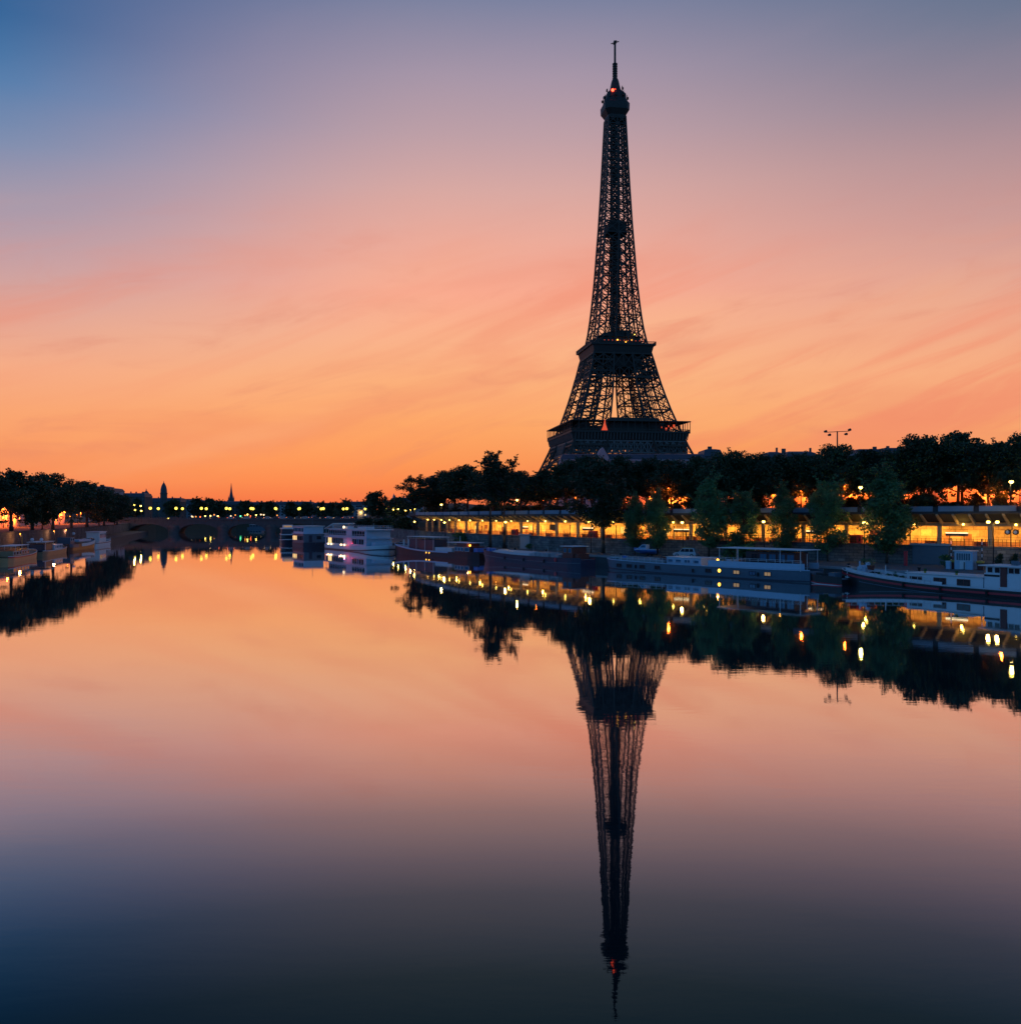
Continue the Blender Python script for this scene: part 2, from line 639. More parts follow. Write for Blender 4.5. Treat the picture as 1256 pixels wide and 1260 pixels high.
WALL = Line([(-52, 400), (-46, 335), (-33, 287), (-18.7, 248), (-0.5, 214), (14.5, 192), (33.2, 173), (55.5, 154), (72.3, 137.5), (97, 110), (131, 71)])
EDGE = Line([(-66, 470), (-76, 400), (-74, 330), (-62, 294), (-45, 268), (-23.5, 233), (-1, 198.5), (20.5, 168), (36, 149), (50, 133.5), (70, 99.5), (100, 50), (140, -20)])
LEFT = Line([(-86, 60), (-101, 120), (-112, 170), (-127, 230), (-145, 297), (-166, 365), (-197, 462)])      # top of the far quay wall

# ---------------------------------------------------------------- water
def make_water():
    m, nt, b = new_mat('river_water')
    nt.nodes.remove(b)
    L = nt.links.new
    N = nt.nodes.new
    geo = N('ShaderNodeNewGeometry')
    dot = N('ShaderNodeVectorMath')
    dot.operation = 'DOT_PRODUCT'
    L(geo.outputs['Normal'], dot.inputs[0])
    L(geo.outputs['Incoming'], dot.inputs[1])
    ramp = N('ShaderNodeValToRGB')
    e = ramp.color_ramp.elements
    # how much of the sky the river gives back, from grazing to steep, with the green-blue cast of the water
    stops = [(0.0, (.97, .97, .97)), (0.10, (.90, .88, .86)), (0.15, (.83, .82, .80)), (0.20, (.76, .75, .74)), (0.236, (.70, .67, .66)), (0.28, (.54, .53, .55)),
             (0.316, (.34, .37, .41)), (0.36, (.20, .235, .275)), (0.391, (.12, .16, .18)), (0.458, (.047, .078, .072)), (0.5, (.032, .057, .050)), (1.0, (.02, .04, .04))]
    e[0].position, e[0].color = 0.0, (*stops[0][1], 1)
    e[1].position, e[1].color = 1.0, (*stops[-1][1], 1)
    for p, v in stops[1:-1]:
        k = e.new(p)
        k.color = (*v, 1)
    L(dot.outputs['Value'], ramp.inputs[0])
    tcn = N('ShaderNodeTexCoord')
    mp = N('ShaderNodeMapping')
    mp.inputs['Scale'].default_value = (0.36, 1.0, 1.0)
    L(tcn.outputs['Object'], mp.inputs[0])
    n1 = N('ShaderNodeTexNoise')
    n1.inputs['Scale'].default_value = 2.2
    n1.inputs['Detail'].default_value = 4
    L(mp.outputs[0], n1.inputs['Vector'])
    n2 = N('ShaderNodeTexNoise')
    n2.inputs['Scale'].default_value = 0.22
    n2.inputs['Detail'].default_value = 2
    L(mp.outputs[0], n2.inputs['Vector'])
    ad = N('ShaderNodeMath')
    ad.operation = 'MULTIPLY_ADD'
    L(n2.outputs[0], ad.inputs[0])
    ad.inputs[1].default_value = 2.5
    L(n1.outputs[0], ad.inputs[2])
    bp = N('ShaderNodeBump')
    bp.inputs['Strength'].default_value = 1.0
    bp.inputs['Distance'].default_value = 0.0015
    L(ad.outputs[0], bp.inputs['Height'])
    gl = N('ShaderNodeBsdfGlossy')
    # calm and ruffled patches drawn out along the river
    mp2 = N('ShaderNodeMapping')
    mp2.inputs['Scale'].default_value = (0.010, 0.045, 1.0)
    L(tcn.outputs['Object'], mp2.inputs[0])
    n3 = N('ShaderNodeTexNoise')
    n3.inputs['Scale'].default_value = 1.0
    n3.inputs['Detail'].default_value = 5
    n3.inputs['Roughness'].default_value = 0.6
    L(mp2.outputs[0], n3.inputs['Vector'])
    mr1 = N('ShaderNodeMapRange')
    mr1.inputs['From Min'].default_value = 0.38
    mr1.inputs['From Max'].default_value = 0.66
    mr1.inputs['To Min'].default_value = 0.55
    mr1.inputs['To Max'].default_value = 1.9
    L(n3.outputs[0], mr1.inputs['Value'])
    mu = N('ShaderNodeMath')
    mu.operation = 'MULTIPLY'
    L(ad.outputs[0], mu.inputs[0])
    L(mr1.outputs[0], mu.inputs[1])
    L(mu.outputs[0], bp.inputs['Height'])
    mr2 = N('ShaderNodeMapRange')
    mr2.inputs['From Min'].default_value = 0.38
    mr2.inputs['From Max'].default_value = 0.66
    mr2.inputs['To Min'].default_value = 0.006
    mr2.inputs['To Max'].default_value = 0.022
    L(n3.outputs[0], mr2.inputs['Value'])
    L(mr2.outputs[0], gl.inputs['Roughness'])
    L(ramp.outputs[0], gl.inputs['Color'])
    L(bp.outputs[0], gl.inputs['Normal'])
    df = N('ShaderNodeBsdfDiffuse')
    df.inputs['Color'].default_value = (0.003, 0.009, 0.012, 1)
    mx = N('ShaderNodeAddShader')
    L(df.outputs[0], mx.inputs[0])
    L(gl.outputs[0], mx.inputs[1])
    L(mx.outputs[0], nt.nodes['Material Output'].inputs['Surface'])
    return m


tag(MB().poly([(-900, -400, 0), (900, -400, 0), (900, 760, 0), (-900, 760, 0)]).build('water', make_water()), kind='structure')

# ---------------------------------------------------------------- land
qb = MB()
es = [EDGE.at(EDGE.len * i / 160)[0] for i in range(161)]
ws = [WALL.at(WALL.len * i / 160, 0.3)[0] for i in range(161)]
qb.rings([[(a.x, a.y, -1.0), (a.x, a.y, 2.0), (b.x, b.y, 2.02)] for a, b in zip(es, ws)])
tag(qb.build('quay', M['cobble']), kind='structure')
tag(EDGE.strip(0, EDGE.len, [(-0.15, 1.75), (-0.15, 2.12), (0.45, 2.12), (0.45, 1.75)]).build('quay_kerb', M['concrete']), kind='structure')
tag(WALL.strip(0, WALL.len, [(12.6, 9.8), (60, 9.8), (66, 6.0)], closed=False).build('upper_road', M['asphalt']), kind='structure')

tag(LEFT.strip(0, LEFT.len, [(-9, -1.0), (-9, 1.5), (0.2, 1.5)], closed=False).build('quay', M['dark_concrete']), kind='structure')
tag(LEFT.strip(0, LEFT.len, [(0.4, 5.6), (46, 5.6)], closed=False).build('upper_road', M['asphalt']), kind='structure')

# the ground: one sheet round the river, out to the horizon
right_in = [(p.x, p.y) for p in (WALL.at(WALL.len - s, 50)[0] for s in np.arange(0, WALL.len, 25))]
left_in = [(p.x, p.y) for p in (LEFT.at(s, 30)[0] for s in np.arange(LEFT.len, -1, -25))]
shore = [(900, -300)] + right_in + [(-48, 470), (-52, 500), (-34, 560), (-10, 640), (20, 715), (-60, 735), (-150, 725), (-196, 640), (-214, 540), (-214, 470)] + left_in + [(-120, -300), (-900, -300)]
outer = [(-900, -300), (-9000, -300), (-9000, 9000), (9000, 9000), (9000, -300), (900, -300)]
gb = MB()
pts = shore + outer[1:-1]
gb.poly([(x, y, 6.0) for x, y in pts])
sh = shore[1 + len(right_in):-2]
for a, b in zip(shore, shore[1:]):
    gb.poly([(a[0], a[1], 6.0), (b[0], b[1], 6.0), (b[0], b[1], -1.0), (a[0], a[1], -1.0)])
tag(gb.build('ground', M['soil']), kind='structure')

# low far hills that close the view down the river
hb = MB()
prev = None
hr = random.Random(5)
for i in range(81):
    a = -0.75 + 1.5 * i / 80
    d = 1750
    x, y = math.sin(a) * d, math.cos(a) * d
    h = 18 + 7 * math.sin(i * 0.37) + 4 * math.sin(i * 0.9 + 1) + (14 * max(0, 1 - abs(a + 0.52) / 0.25)) + hr.uniform(-1, 1)
    cur = [(x * 0.86, y * 0.86, 5.5), (x * 0.93, y * 0.93, 6 + h * 0.75), (x, y, 6 + h), (x * 1.15, y * 1.15, 5.5)]
    if prev:
        for k in range(3):
            hb.poly([prev[k], cur[k], cur[k + 1], prev[k + 1]])
    prev = cur
tag(hb.build('hills', M['soil']), kind='structure')

# ---------------------------------------------------------------- the iron tower
TD = 600.0
tower = thing('iron_tower', 'tall dark iron lattice tower with four splayed legs, rising above the trees', 'tower', at(756.5, TD, 6.5), R(9))


def interp(tab, z):
    for (z0, w0), (z1, w1) in zip(tab, tab[1:]):
        if z <= z1:
            return w0 + (w1 - w0) * (z - z0) / (z1 - z0)
    return tab[-1][1]


WT = [(0, 124), (15, 106), (30, 90), (45, 76.5), (62, 64.2), (74, 56), (87, 48.7), (98, 43.4), (108.8, 38.6), (118, 32.6), (130, 28.8), (147, 25.3),
      (163, 22.6), (180, 20.5), (196, 18.4), (223, 15.6), (250, 13.2), (267, 11.7), (280, 10.8)]
LT = [(0, 28), (30, 24), (58, 20.4), (66, 19.2), (93, 15.6), (104, 13.8), (118, 12.0), (147, 10.6), (172, 9.8), (196, 9.2), (280, 5.4)]


def chords(z):
    a = interp(WT, z) / 2
    l = min(interp(LT, z), a)
    return a, a - l


def truss(mb, p0, p1, q0, q1, w, cross=True, horiz=True, wh=None):
    """one bay between two chords: p0-p1 lower to upper on one chord, q0-q1 on the other"""
    if cross:
        mb.bar(p0, q1, w)
        mb.bar(q0, p1, w)
    if horiz:
        mb.bar(p1, q1, wh or w)


low = [0, 9, 18, 27.5, 37, 47, 56, 63, 71, 79.5, 88, 96.5, 104, 111, 117]
for qx in (-1, 1):
    for qy in (-1, 1):
        mb = MB()
        for z0, z1 in zip(low, low[1:]):
            a0, i0 = chords(z0)
            a1, i1 = chords(z1)

            def P(u, v, z, a, i):
                return Vector((qx * (a if u else i), qy * (a if v else i), z))
            cs = [(1, 1), (1, 0), (0, 0), (0, 1)]
            cw = 1.15 if z0 < 63 else 1.0
            for u, v in cs:
                mb.bar(P(u, v, z0, a0, i0), P(u, v, z1, a1, i1), cw)
            for (u0, v0), (u1, v1) in zip(cs, cs[1:] + cs[:1]):
                p0, p1 = P(u0, v0, z0, a0, i0), P(u0, v0, z1, a1, i1)
                q0, q1 = P(u1, v1, z0, a0, i0), P(u1, v1, z1, a1, i1)
                truss(mb, p0, p1, q0, q1, 0.48, True, True, 0.75)
                # the light inner lattice: a mid post and small diagonals
                m0, m1 = (p0 + q0) / 2, (p1 + q1) / 2
                mb.bar(m0, m1, 0.42)
                c0 = (p0 + p1) / 2
                c1 = (q0 + q1) / 2
                if (u0 and v0 or u1 and v1) and z0 < 85:
                    for e0, e1 in ((c0, m1), (c0, m0), (c1, m1), (c1, m0)):
                        mb.bar(e0, e1, 0.24)
            # stairs and lift rails inside the leg
            f0 = (P(1, 1, z0, a0, i0) + P(0, 0, z0, a0, i0)) / 2
            f1 = (P(1, 1, z1, a1, i1) + P(0, 0, z1, a1, i1)) / 2
            for dx, dy in ((1.5, 1.5), (-1.5, -1.5), (1.5, -1.5)):
                mb.bar(f0 + Vector((dx, dy, 0)), f1 + Vector((dx, dy, 0)), 0.5)
            k = Vector((1.9, 1.9, 0))
            mb.bar(f0 + k, (f0 + f1) / 2 - k, 0.45)
            mb.bar((f0 + f1) / 2 - k, f1 + k, 0.45)
        mb.build('leg', M['iron'], tower)

# upper shaft
zs = [116.5]
step = 9.4
while zs[-1] < 268:
    zs.append(zs[-1] + step)
    step *= 0.966
zs[-1] = 269.0
mb = MB()
for n, (z0, z1) in enumerate(zip(zs, zs[1:])):
    a0, i0 = chords(z0)
    a1, i1 = chords(z1)
    t = (z0 - 116) / 150
    cw, bw = 0.98 - 0.1 * t, 0.48 + 0.10 * t
    for rot in range(4):
        ca, sa = (1, 0, -1, 0)[rot], (0, 1, 0, -1)[rot]

        def Q(x, y, z):
            return Vector((x * ca - y * sa, x * sa + y * ca, z))
        xs0, xs1 = [-a0, -i0, i0, a0], [-a1, -i1, i1, a1]
        mb.bar(Q(-a0, -a0, z0), Q(-a1, -a1, z1), cw)
        mb.bar(Q(-i0, -a0, z0), Q(-i1, -a1, z1), cw * 0.85)
        if i0 > 0.4:
            mb.bar(Q(i0, -a0, z0), Q(i1, -a1, z1), cw * 0.85)
            mb.bar(Q(i0, -i0, z0), Q(i1, -i1, z1), cw * 0.7)
        for k in (0, 2):
            truss(mb, Q(xs0[k], -a0, z0), Q(xs1[k], -a1, z1), Q(xs0[k + 1], -a0, z0), Q(xs1[k + 1], -a1, z1), bw, True, False)
            if i0 > 0.4:   # the inner faces of the four legs
                truss(mb, Q(xs0[k], -i0, z0), Q(xs1[k], -i1, z1), Q(xs0[k + 1], -i0, z0), Q(xs1[k + 1], -i1, z1), bw * 0.8, True, False)
            # half-bay lattice
            pm = (Q(xs0[k], -a0, z0) + Q(xs1[k], -a1, z1)) / 2
            qm = (Q(xs0[k + 1], -a0, z0) + Q(xs1[k + 1], -a1, z1)) / 2
            mb.bar(pm, qm, 0.26)
        mb.bar(Q(-a1, -a1, z1), Q(a1, -a1, z1), bw * 1.1)
        if i0 > 0.6 and n % 2 == 0:
            truss(mb, Q(-i0, -a0, z0), Q(-i1, -a1, z1), Q(i0, -a0, z0), Q(i1, -a1, z1), 0.22, n > 6, False)
        if n % 2 == 1:
            mb.bar(Q(-a1, -a1, z1), Q(a1, a1, z1), 0.4)
mb.build('upper_shaft', M['iron'], tower)
# lift shaft in the middle
mb = MB()
for z0 in np.arange(117, 268, 3.2):
    z1 = z0 + 3.2
    for sx_, sy_ in ((-1, -1), (1, -1), (1, 1), (-1, 1)):
        mb.bar((sx_ * 2.3, sy_ * 2.3, z0), (sx_ * 2.3, sy_ * 2.3, z1), 0.75)
    for k in range(4):
        c = [(-2.3, -2.3), (2.3, -2.3), (2.3, 2.3), (-2.3, 2.3)]
        p, q = c[k], c[(k + 1) % 4]
        mb.bar((*p, z0), (*q, z1), 0.4)
        mb.bar((*p, z1), (*q, z1), 0.5)
    mb.bar((0, -2.3, z0), (0, -2.3, z1), 0.5)
    mb.bar((0, 2.3, z0), (0, 2.3, z1), 0.5)
    mb.bar((-1.2, 0, z0), (1.2, 0, z1), 1.0)
mb.build('lift_shaft', M['iron'], tower)
# the landing half way up, lift cabins
mb = MB()
mb.box((0, 0, 194.5), (12.6, 12.6, 5.0)).box((0, 0, 191.4), (13.6, 13.6, 1.0)).box((0, 0, 198.0), (9, 9, 2.2))
mb.build('landing', M['iron2'], tower)
mb = MB()
for c_, s_ in (((0.6, -0.6, 167), (4.2, 4.2, 4.2)), ((-0.6, 0.6, 230), (4.2, 4.2, 4.2)), ((0, 0, 140), (4.4, 4.4, 3.0))):
    MB().box(c_, s_).build('lift_cabin', M['iron2'], tower)


def lattice_belt(mb, w0, z0, w1, z1, bays, bw, chord=0.8):
    for rot in range(4):
        ca, sa = (1, 0, -1, 0)[rot], (0, 1, 0, -1)[rot]

        def Q(x, y, z):
            return Vector((x * ca - y * sa, x * sa + y * ca, z))
        mb.bar(Q(-w0 / 2, -w0 / 2, z0), Q(w0 / 2, -w0 / 2, z0), chord)
        mb.bar(Q(-w1 / 2, -w1 / 2, z1), Q(w1 / 2, -w1 / 2, z1), chord)
        for i in range(bays):
            t0, t1 = i / bays - 0.5, (i + 1) / bays - 0.5
            mb.bar(Q(t0 * w0, -w0 / 2, z0), Q(t1 * w1, -w1 / 2, z1), bw)
            mb.bar(Q(t1 * w0, -w0 / 2, z0), Q(t0 * w1, -w1 / 2, z1), bw)
            mb.bar(Q(t0 * w0, -w0 / 2, z0), Q(t0 * w1, -w1 / 2, z1), bw)


def ring_plate(mb, w0, z0, w1, z1, inner=None):
    """a square band, hollow inside"""
    ri = inner if inner else min(w0, w1) - 3
    prof = [(w0, z0), (w1, z1), (ri, z1), (ri, z0)]
    n0 = len(mb.v)
    for w, z in prof:
        h = w / 2
        mb.v += [(-h, -h, z), (h, -h, z), (h, h, z), (-h, h, z)]
    for j in range(4):
        for i in range(4):
            a, b = n0 + j * 4 + i, n0 + j * 4 + (i + 1) % 4
            c, d = n0 + ((j + 1) % 4) * 4 + (i + 1) % 4, n0 + ((j + 1) % 4) * 4 + i
            mb.f.append((a, b, c, d))


# first platform
fp = MB()
ring_plate(fp, 72.5, 50.2, 75.5, 55.0, 40)
ring_plate(fp, 77.2, 55.0, 77.2, 55.9, 28)
fp.build('first_platform', M['iron2'], tower)
fl = MB()
for i in range(36):
    t = (i + 0.5) / 36 - 0.5
    for rot in range(4):
        ca, sa = (1, 0, -1, 0)[rot], (0, 1, 0, -1)[rot]
        fl.bar((t * 74 * ca + 37.4 * sa, t * 74 * sa - 37.4 * ca, 50.8), (t * 74 * ca + 38.3 * sa, t * 74 * sa - 38.3 * ca, 54.9), 0.45)
fl.build('frieze_bracket', M['iron3'], tower)
lt = MB()
lattice_belt(lt, 74.0, 42.6, 72.6, 49.9, 17, 0.6, 0.9)
lattice_belt(lt, 72.4, 42.8, 71.4, 49.7, 34, 0.3, 0.5)
lt.build('girder_belt', M['iron3'], tower)
pv = MB()
for rot in range(4):
    ca, sa = (1, 0, -1, 0)[rot], (0, 1, 0, -1)[rot]
    wdt = 33 if rot == 0 else 26
    xo = 4 if rot == 0 else 0
    cx, cy = xo * ca + 27 * sa, xo * sa - 27 * ca
    sz = (wdt, 11) if rot % 2 == 0 else (11, wdt)
    pv.box((cx, cy, 60.2), (*sz, 8.4))
    pv.box((cx, cy, 64.8), (sz[0] * 0.94, sz[1] * 0.8, 0.9))
pv.build('pavilion', M['iron2'], tower)
cp = MB()
ring_plate(cp, 77.8, 62.2, 77.8, 62.8, 58)
for i in range(18):
    t = i / 17 - 0.5
    for rot in range(4):
        ca, sa = (1, 0, -1, 0)[rot], (0, 1, 0, -1)[rot]
        cp.bar((t * 76.8 * ca + 38.4 * sa, t * 76.8 * sa - 38.4 * ca, 55.9), (t * 76.8 * ca + 38.4 * sa, t * 76.8 * sa - 38.4 * ca, 62.3), 0.35)
cp.build('gallery_canopy', M['iron'], tower)
rl = MB()
lattice_belt(rl, 77.0, 55.9, 77.0, 57.3, 60, 0.12, 0.25)
rl.build('railing', M['iron'], tower)
for rot in range(4):
    ar = MB()
    ca, sa = (1, 0, -1, 0)[rot], (0, 1, 0, -1)[rot]
    for i in range(28):
        def arc(k, r):
            t = math.pi * k / 28
            x, z = -math.cos(t) * 37 * r, 4 + math.sin(t) * 37 * r
            yy = interp(WT, max(0, z)) / 2 - 0.5
            return (x * ca + yy * sa, x * sa - yy * ca, z)
        ar.bar(arc(i, 1), arc(i + 1, 1), 0.8).bar(arc(i, .93), arc(i + 1, .93), 0.8).bar(arc(i, .93), arc(i + 1, 1), 0.4).bar(arc(i, 1), arc(i + 1, .93), 0.4)
    ar.build('arch', M['iron'], tower)
# second platform
sp = MB()
ring_plate(sp, 38.6, 108.6, 41.0, 113.6, 20)
ring_plate(sp, 43.2, 113.6, 43.2, 114.6, 12)
sp.build('second_platform', M['iron2'], tower)
lt = MB()
lattice_belt(lt, 46.0, 92.6, 42.6, 99.6, 7, 0.5, 0.9)
lattice_belt(lt, 42.6, 99.6, 38.8, 108.4, 6, 0.5, 0.9)
lt.box((0, 0, 100.0), (27, 27, 0.8)).box((0, 0, 106.8), (26, 26, 1.6)).box((1.0, -14, 103.8), (22, 2, 7.2)).box((0, 12, 103.8), (20, 2, 6.5))
lt.build('girder_belt', M['iron'], tower)
rl = MB()
lattice_belt(rl, 43.2, 114.6, 43.2, 116.0, 40, 0.12, 0.25)
rl.build('railing', M['iron'], tower)
pv = MB()
pv.box((0, 0, 117.4), (27, 27, 5.4)).box((0, 0, 121.8), (21, 21, 3.4)).box((4, -4, 124.4), (9, 9, 2.2)).box((0, 0, 120.4), (29.5, 29.5, 0.5))
pv.build('pavilion', M['iron2'], tower)
# top
tp = MB()
sections = [(11.8, 267.5), (12.4, 269.8), (16.6, 273.2), (16.9, 277.4), (16.2, 278.2), (14.6, 278.3), (14.2, 280.4), (13.0, 280.6), (12.6, 284.6), (11.0, 285.6),
            (8.0, 287.0), (6.4, 288.4), (5.4, 291.0), (4.6, 293.4), (3.6, 295.4)]
rings = []
for w, z in sections:
    h, c = w / 2, w / 2 * 0.72
    rings.append([(-c, -h, z), (c, -h, z), (h, -c, z), (h, c, z), (c, h, z), (-c, h, z), (-h, c, z), (-h, -c, z)])
tp.rings(rings, closed=True)
tp.build('top_cabin', M['iron2'], tower)
for a, r, z, h in ((200, 8.0, 279, 4.6), (230, 7.6, 280, 3.2), (262, 7.4, 279, 6), (300, 7.9, 279, 6.5), (335, 8.0, 279, 5.2), (10, 8.1, 279, 4.8), (150, 8.0, 279, 5.5), (90, 7.4, 279, 6),
                   (320, 5.2, 286, 4.2), (25, 5.4, 286, 3.8), (180, 5.2, 286, 3.2)):
    x, y = math.cos(R(a)) * r, math.sin(R(a)) * r
    eq = MB().bar((x, y, z), (x, y, z + h), 0.35)
    eq.cyl((x, y, z + h * 0.55), (x * 1.14, y * 1.14, z + h * 0.55), 0.9, 1.0, 8)
    eq.build('dish_aerial', M['iron'], tower)
an = MB()
an.cyl((0, 0, 295), (0, 0, 306.5), 1.25, 1.1, 8)
for z in np.arange(296, 306, 1.6):
    an.cyl((0, 0, z), (0, 0, z + 0.6), 1.75, 1.75, 8)
an.cyl((0, 0, 306), (0, 0, 321), 0.75, 0.7, 8)
an.box((0, 0, 320.6), (1.7, 1.7, 1.8))
an.bar((-2.6, 0.4, 319.6), (2.6, -0.4, 321.2), 0.5).bar((0.4, -2.6, 320.4), (-0.4, 2.6, 320.4), 0.5)
an.build('antenna_mast', M['iron'], tower)
MB().ball((-3.4, -6.6, 285.2), 0.95).build('beacon', M['beacon'], tower)
MB().ball((-1.6, -6.7, 285.9), 0.5).build('beacon', M['redneon'], tower)
for x, z, k, r in ((-2.2, 117.9, 'amber', .55), (3.4, 116.8, 'amber', .55), (5.1, 117.8, 'amber', .7), (7.2, 118.1, 'amber', .45), (10.5, 122.6, 'bulb', .45)):
    MB().ball((x, -14.2 if z < 120 else -11.2, z), r).build('lamp', M[k], tower)
for i in range(11):
    MB().ball((-13 + 2.6 * i, -21.8, 116.2), 0.28).build('lamp', M['redneon'], tower)
nb = MB()
nb.side([(-19.6, 56.2), (-15.6, 56.2), (-16.4, 58.6), (-17.0, 60.5), (-17.2, 63.2), (-17.6, 63.2), (-18.2, 59.5)], -38.9, -38.7)
nb.build('neon_shape', M['redneon'], tower)
for x, z_, w_ in ((24, 58, 1.1), (25.6, 59.8, .6), (27.2, 58.6, .8), (29.1, 60, 1.3), (30.6, 58.1, .5), (21, 59, .4)):
    MB().box((x, -34.5, z_), (w_, 0.3, 0.5 + w_)).build('lit_sign', M['redneon'], tower)

# ---------------------------------------------------------------- railway station under the upper road
def ramp_z(a, b):
    s_a, s_b = WALL.s_at_px(545), WALL.s_at_px(1256)
    return lambda s: a + (b - a) * max(0.0, min(1.2, (s - s_a) / (s_b - s_a)))


S0, S1 = WALL.s_at_px(507), WALL.len - 4
st_label = 'long open railway station under a concrete deck, lit yellow inside, above the quay wall'
station = thing('railway_station', st_label, 'station')
wall_top = 5.1
qw = tag(WALL.strip(0, WALL.len, [(0, 1.5), (0, wall_top - 0.25), (-0.18, wall_top - 0.25), (-0.18, wall_top), (0.5, wall_top), (0.5, 1.5)]).build('quay_wall', M['quay_wall']),
         'pale stone retaining wall along the quay below the lit station', 'wall')
# steel doors and buttresses in the wall are parts of it
for px, w, h, mt in ((646, 4.0, 3.1, 'concrete'), (1142, 5.6, 3.0, 'greyblue')):
    q, u, n = WALL.at(WALL.s_at_px(px), -0.16)
    rz = math.atan2(u.y, u.x)
    MB().box((q.x, q.y, 2 + h / 2), (w, 0.3, h), rz).build('door', M[mt], qw, bevel=0.03)
    MB().box((q.x - n.x * .1, q.y - n.y * .1, 2 + h + 0.2), (w + 0.7, 0.5, 0.35), rz).build('lintel', M['concrete'], qw)
WALL.strip(S0, S1, [(0.55, 4.55), (12.0, 4.55)], closed=False).build('platform', M['concrete'], station)
WALL.strip(S0, S1, [(12.0, 4.5), (12.0, 9.0)], closed=False).build('back_wall', M['cream'], station)
WALL.strip(S0, S1, [(11.9, 4.56), (11.9, 5.5)], closed=False).build('dado', mat('brown_dado', (0.30, 0.15, 0.07), 0.6), station)
pz = ramp_z(9.85, 10.5)
WALL.strip(S0 - 12, S1, [(0.9, lambda s: pz(s) - 0.35), (0.9, lambda s: pz(s)), (2.0, lambda s: pz(s)), (12.3, 9.8), (12.3, 8.95), (3.6, 8.72)]).build('deck', M['dark_concrete'], station)
WALL.strip(S0, S1, [(3.95, 8.68), (11.95, 8.89)], closed=False).build('ceiling', M['ceiling'], station)
WALL.strip(S0, S1, [(3.3, 8.15), (3.3, 8.6), (3.9, 8.6), (3.9, 8.15)]).build('beam', M['rib'], station)
s = S0 + 1
while s < S1 - 2 and s < S0 + 245:
    q0, u, n = WALL.at(s, 0.95)
    q1, _, _ = WALL.at(s, 3.5)
    z0, z1 = pz(s) - 0.36, 8.66
    mb = MB()
    hw = 0.16
    pts = []
    for q, zt, zb in ((q0, z0, z0 - 0.28), (q1, z1 + 0.05, z1 - 0.45)):
        pts.append([(q.x - u.x * hw, q.y - u.y * hw, zb), (q.x + u.x * hw, q.y + u.y * hw, zb), (q.x + u.x * hw, q.y + u.y * hw, zt), (q.x - u.x * hw, q.y - u.y * hw, zt)])
    mb.rings(pts, closed=True)
    mb.build('rib', M['canopy_rib'], station)
    s += 2.45
s = S0 + 2
while s < S1 - 6:      # parapet panels with gaps
    WALL.strip(s, s + 5.2, [(0.80, lambda q: pz(q) + 0.02), (0.80, lambda q: pz(q) + 0.86), (1.1, lambda q: pz(q) + 0.86), (1.1, lambda q: pz(q) + 0.02)], step=1.4).build('parapet_panel', M['parapet'], station)
    s += 6.1
WALL.strip(S0 - 12, S1, [(1.35, lambda q: pz(q)), (1.35, lambda q: pz(q) + 0.75), (1.5, lambda q: pz(q) + 0.75), (1.5, lambda q: pz(q))]).build('guard_rail', M['dark_concrete'], station)
GOLD = (1.0, 0.42, 0.055)
bay = 7.6
nb_ = int((S1 - S0 - 4) / bay)
s_ref = WALL.s_at_px(1148)
s = s_ref - bay * int((s_ref - S0) / bay)
k = 0
while s < S1 - 3:
    q, u, n = WALL.at(s, 3.6)
    rz = math.atan2(u.y, u.x)
    MB().box((q.x, q.y, 6.35), (0.62, 0.5, 3.62), rz).build('column', M['canopy_rib'], station, bevel=0.05)
    q, u, n = WALL.at(s + bay / 2, 9.5)
    rz = math.atan2(u.y, u.x)
    fx = MB().box((q.x, q.y, 8.55), (4.6, 0.22, 0.12), rz).build('ceiling_lamp', M['tube'], station)
    lo = light(station, (q.x, q.y, 8.42), GOLD, 760 * (0.75 + 0.5 * ((k * 37) % 11) / 10), kind='AREA')
    lo.data.shape = 'RECTANGLE'
    lo.data.size, lo.data.size_y = 5.0, 0.4
    lo.rotation_euler = (0, 0, rz)
    q, u, n = WALL.at(s + bay / 2, 9.0)
    MB().box((q.x, q.y, 8.42), (bay - 0.5, 0.08, 0.64), rz).build('added_light_baffle', M['canopy_rib'], station)  # board added to keep the ceiling lamps out of the water reflection
    q, u, n = WALL.at(s + bay * 0.5, 3.05)
    MB().ball((q.x, q.y, 8.42), 0.17).build('spot_lamp', M['bulb'], station)
    if k % 2 == 0:
        light(station, (q.x - n.x * 0.7, q.y - n.y * 0.7, 7.9), (1.0, 0.46 + 0.05 * (k % 3), 0.08), 75, 0.17)
    # posters, doors and pipes that break the back wall up
    for j in range(3):
        sb = s + 0.9 + 2.3 * j + rnd.uniform(-.3, .3)
        if sb > S1 - 4 or rnd.random() < 0.55:
            continue
        hgt, wid, zb = rnd.choice(((1.5, 1.3, 5.7), (2.1, 1.0, 4.6), (1.1, 1.8, 6.0), (2.6, .16, 4.6)))
        WALL.strip(sb, sb + wid, [(11.86, zb), (11.86, zb + hgt), (11.95, zb + hgt), (11.95, zb)], step=0.8).build('wall_panel', rnd.choice((M['redwood'], M['wood'], M['canvas'], M['offwhite'], M['orange'])), station)
    if k % 2:
        q, u, n = WALL.at(s + bay * 0.3, 5.6)
        MB().box((q.x, q.y, 6.1), (0.14, 0.14, 3.1), rz).build('platform_post', M['black'], station)
    q, u, n = WALL.at(s + bay * 0.62, 8.5)
    MB().box((q.x, q.y, 5.05), (2.2, 0.5, 0.9), rz).build('bench', M['redwood'], station)
    s += bay
    k += 1

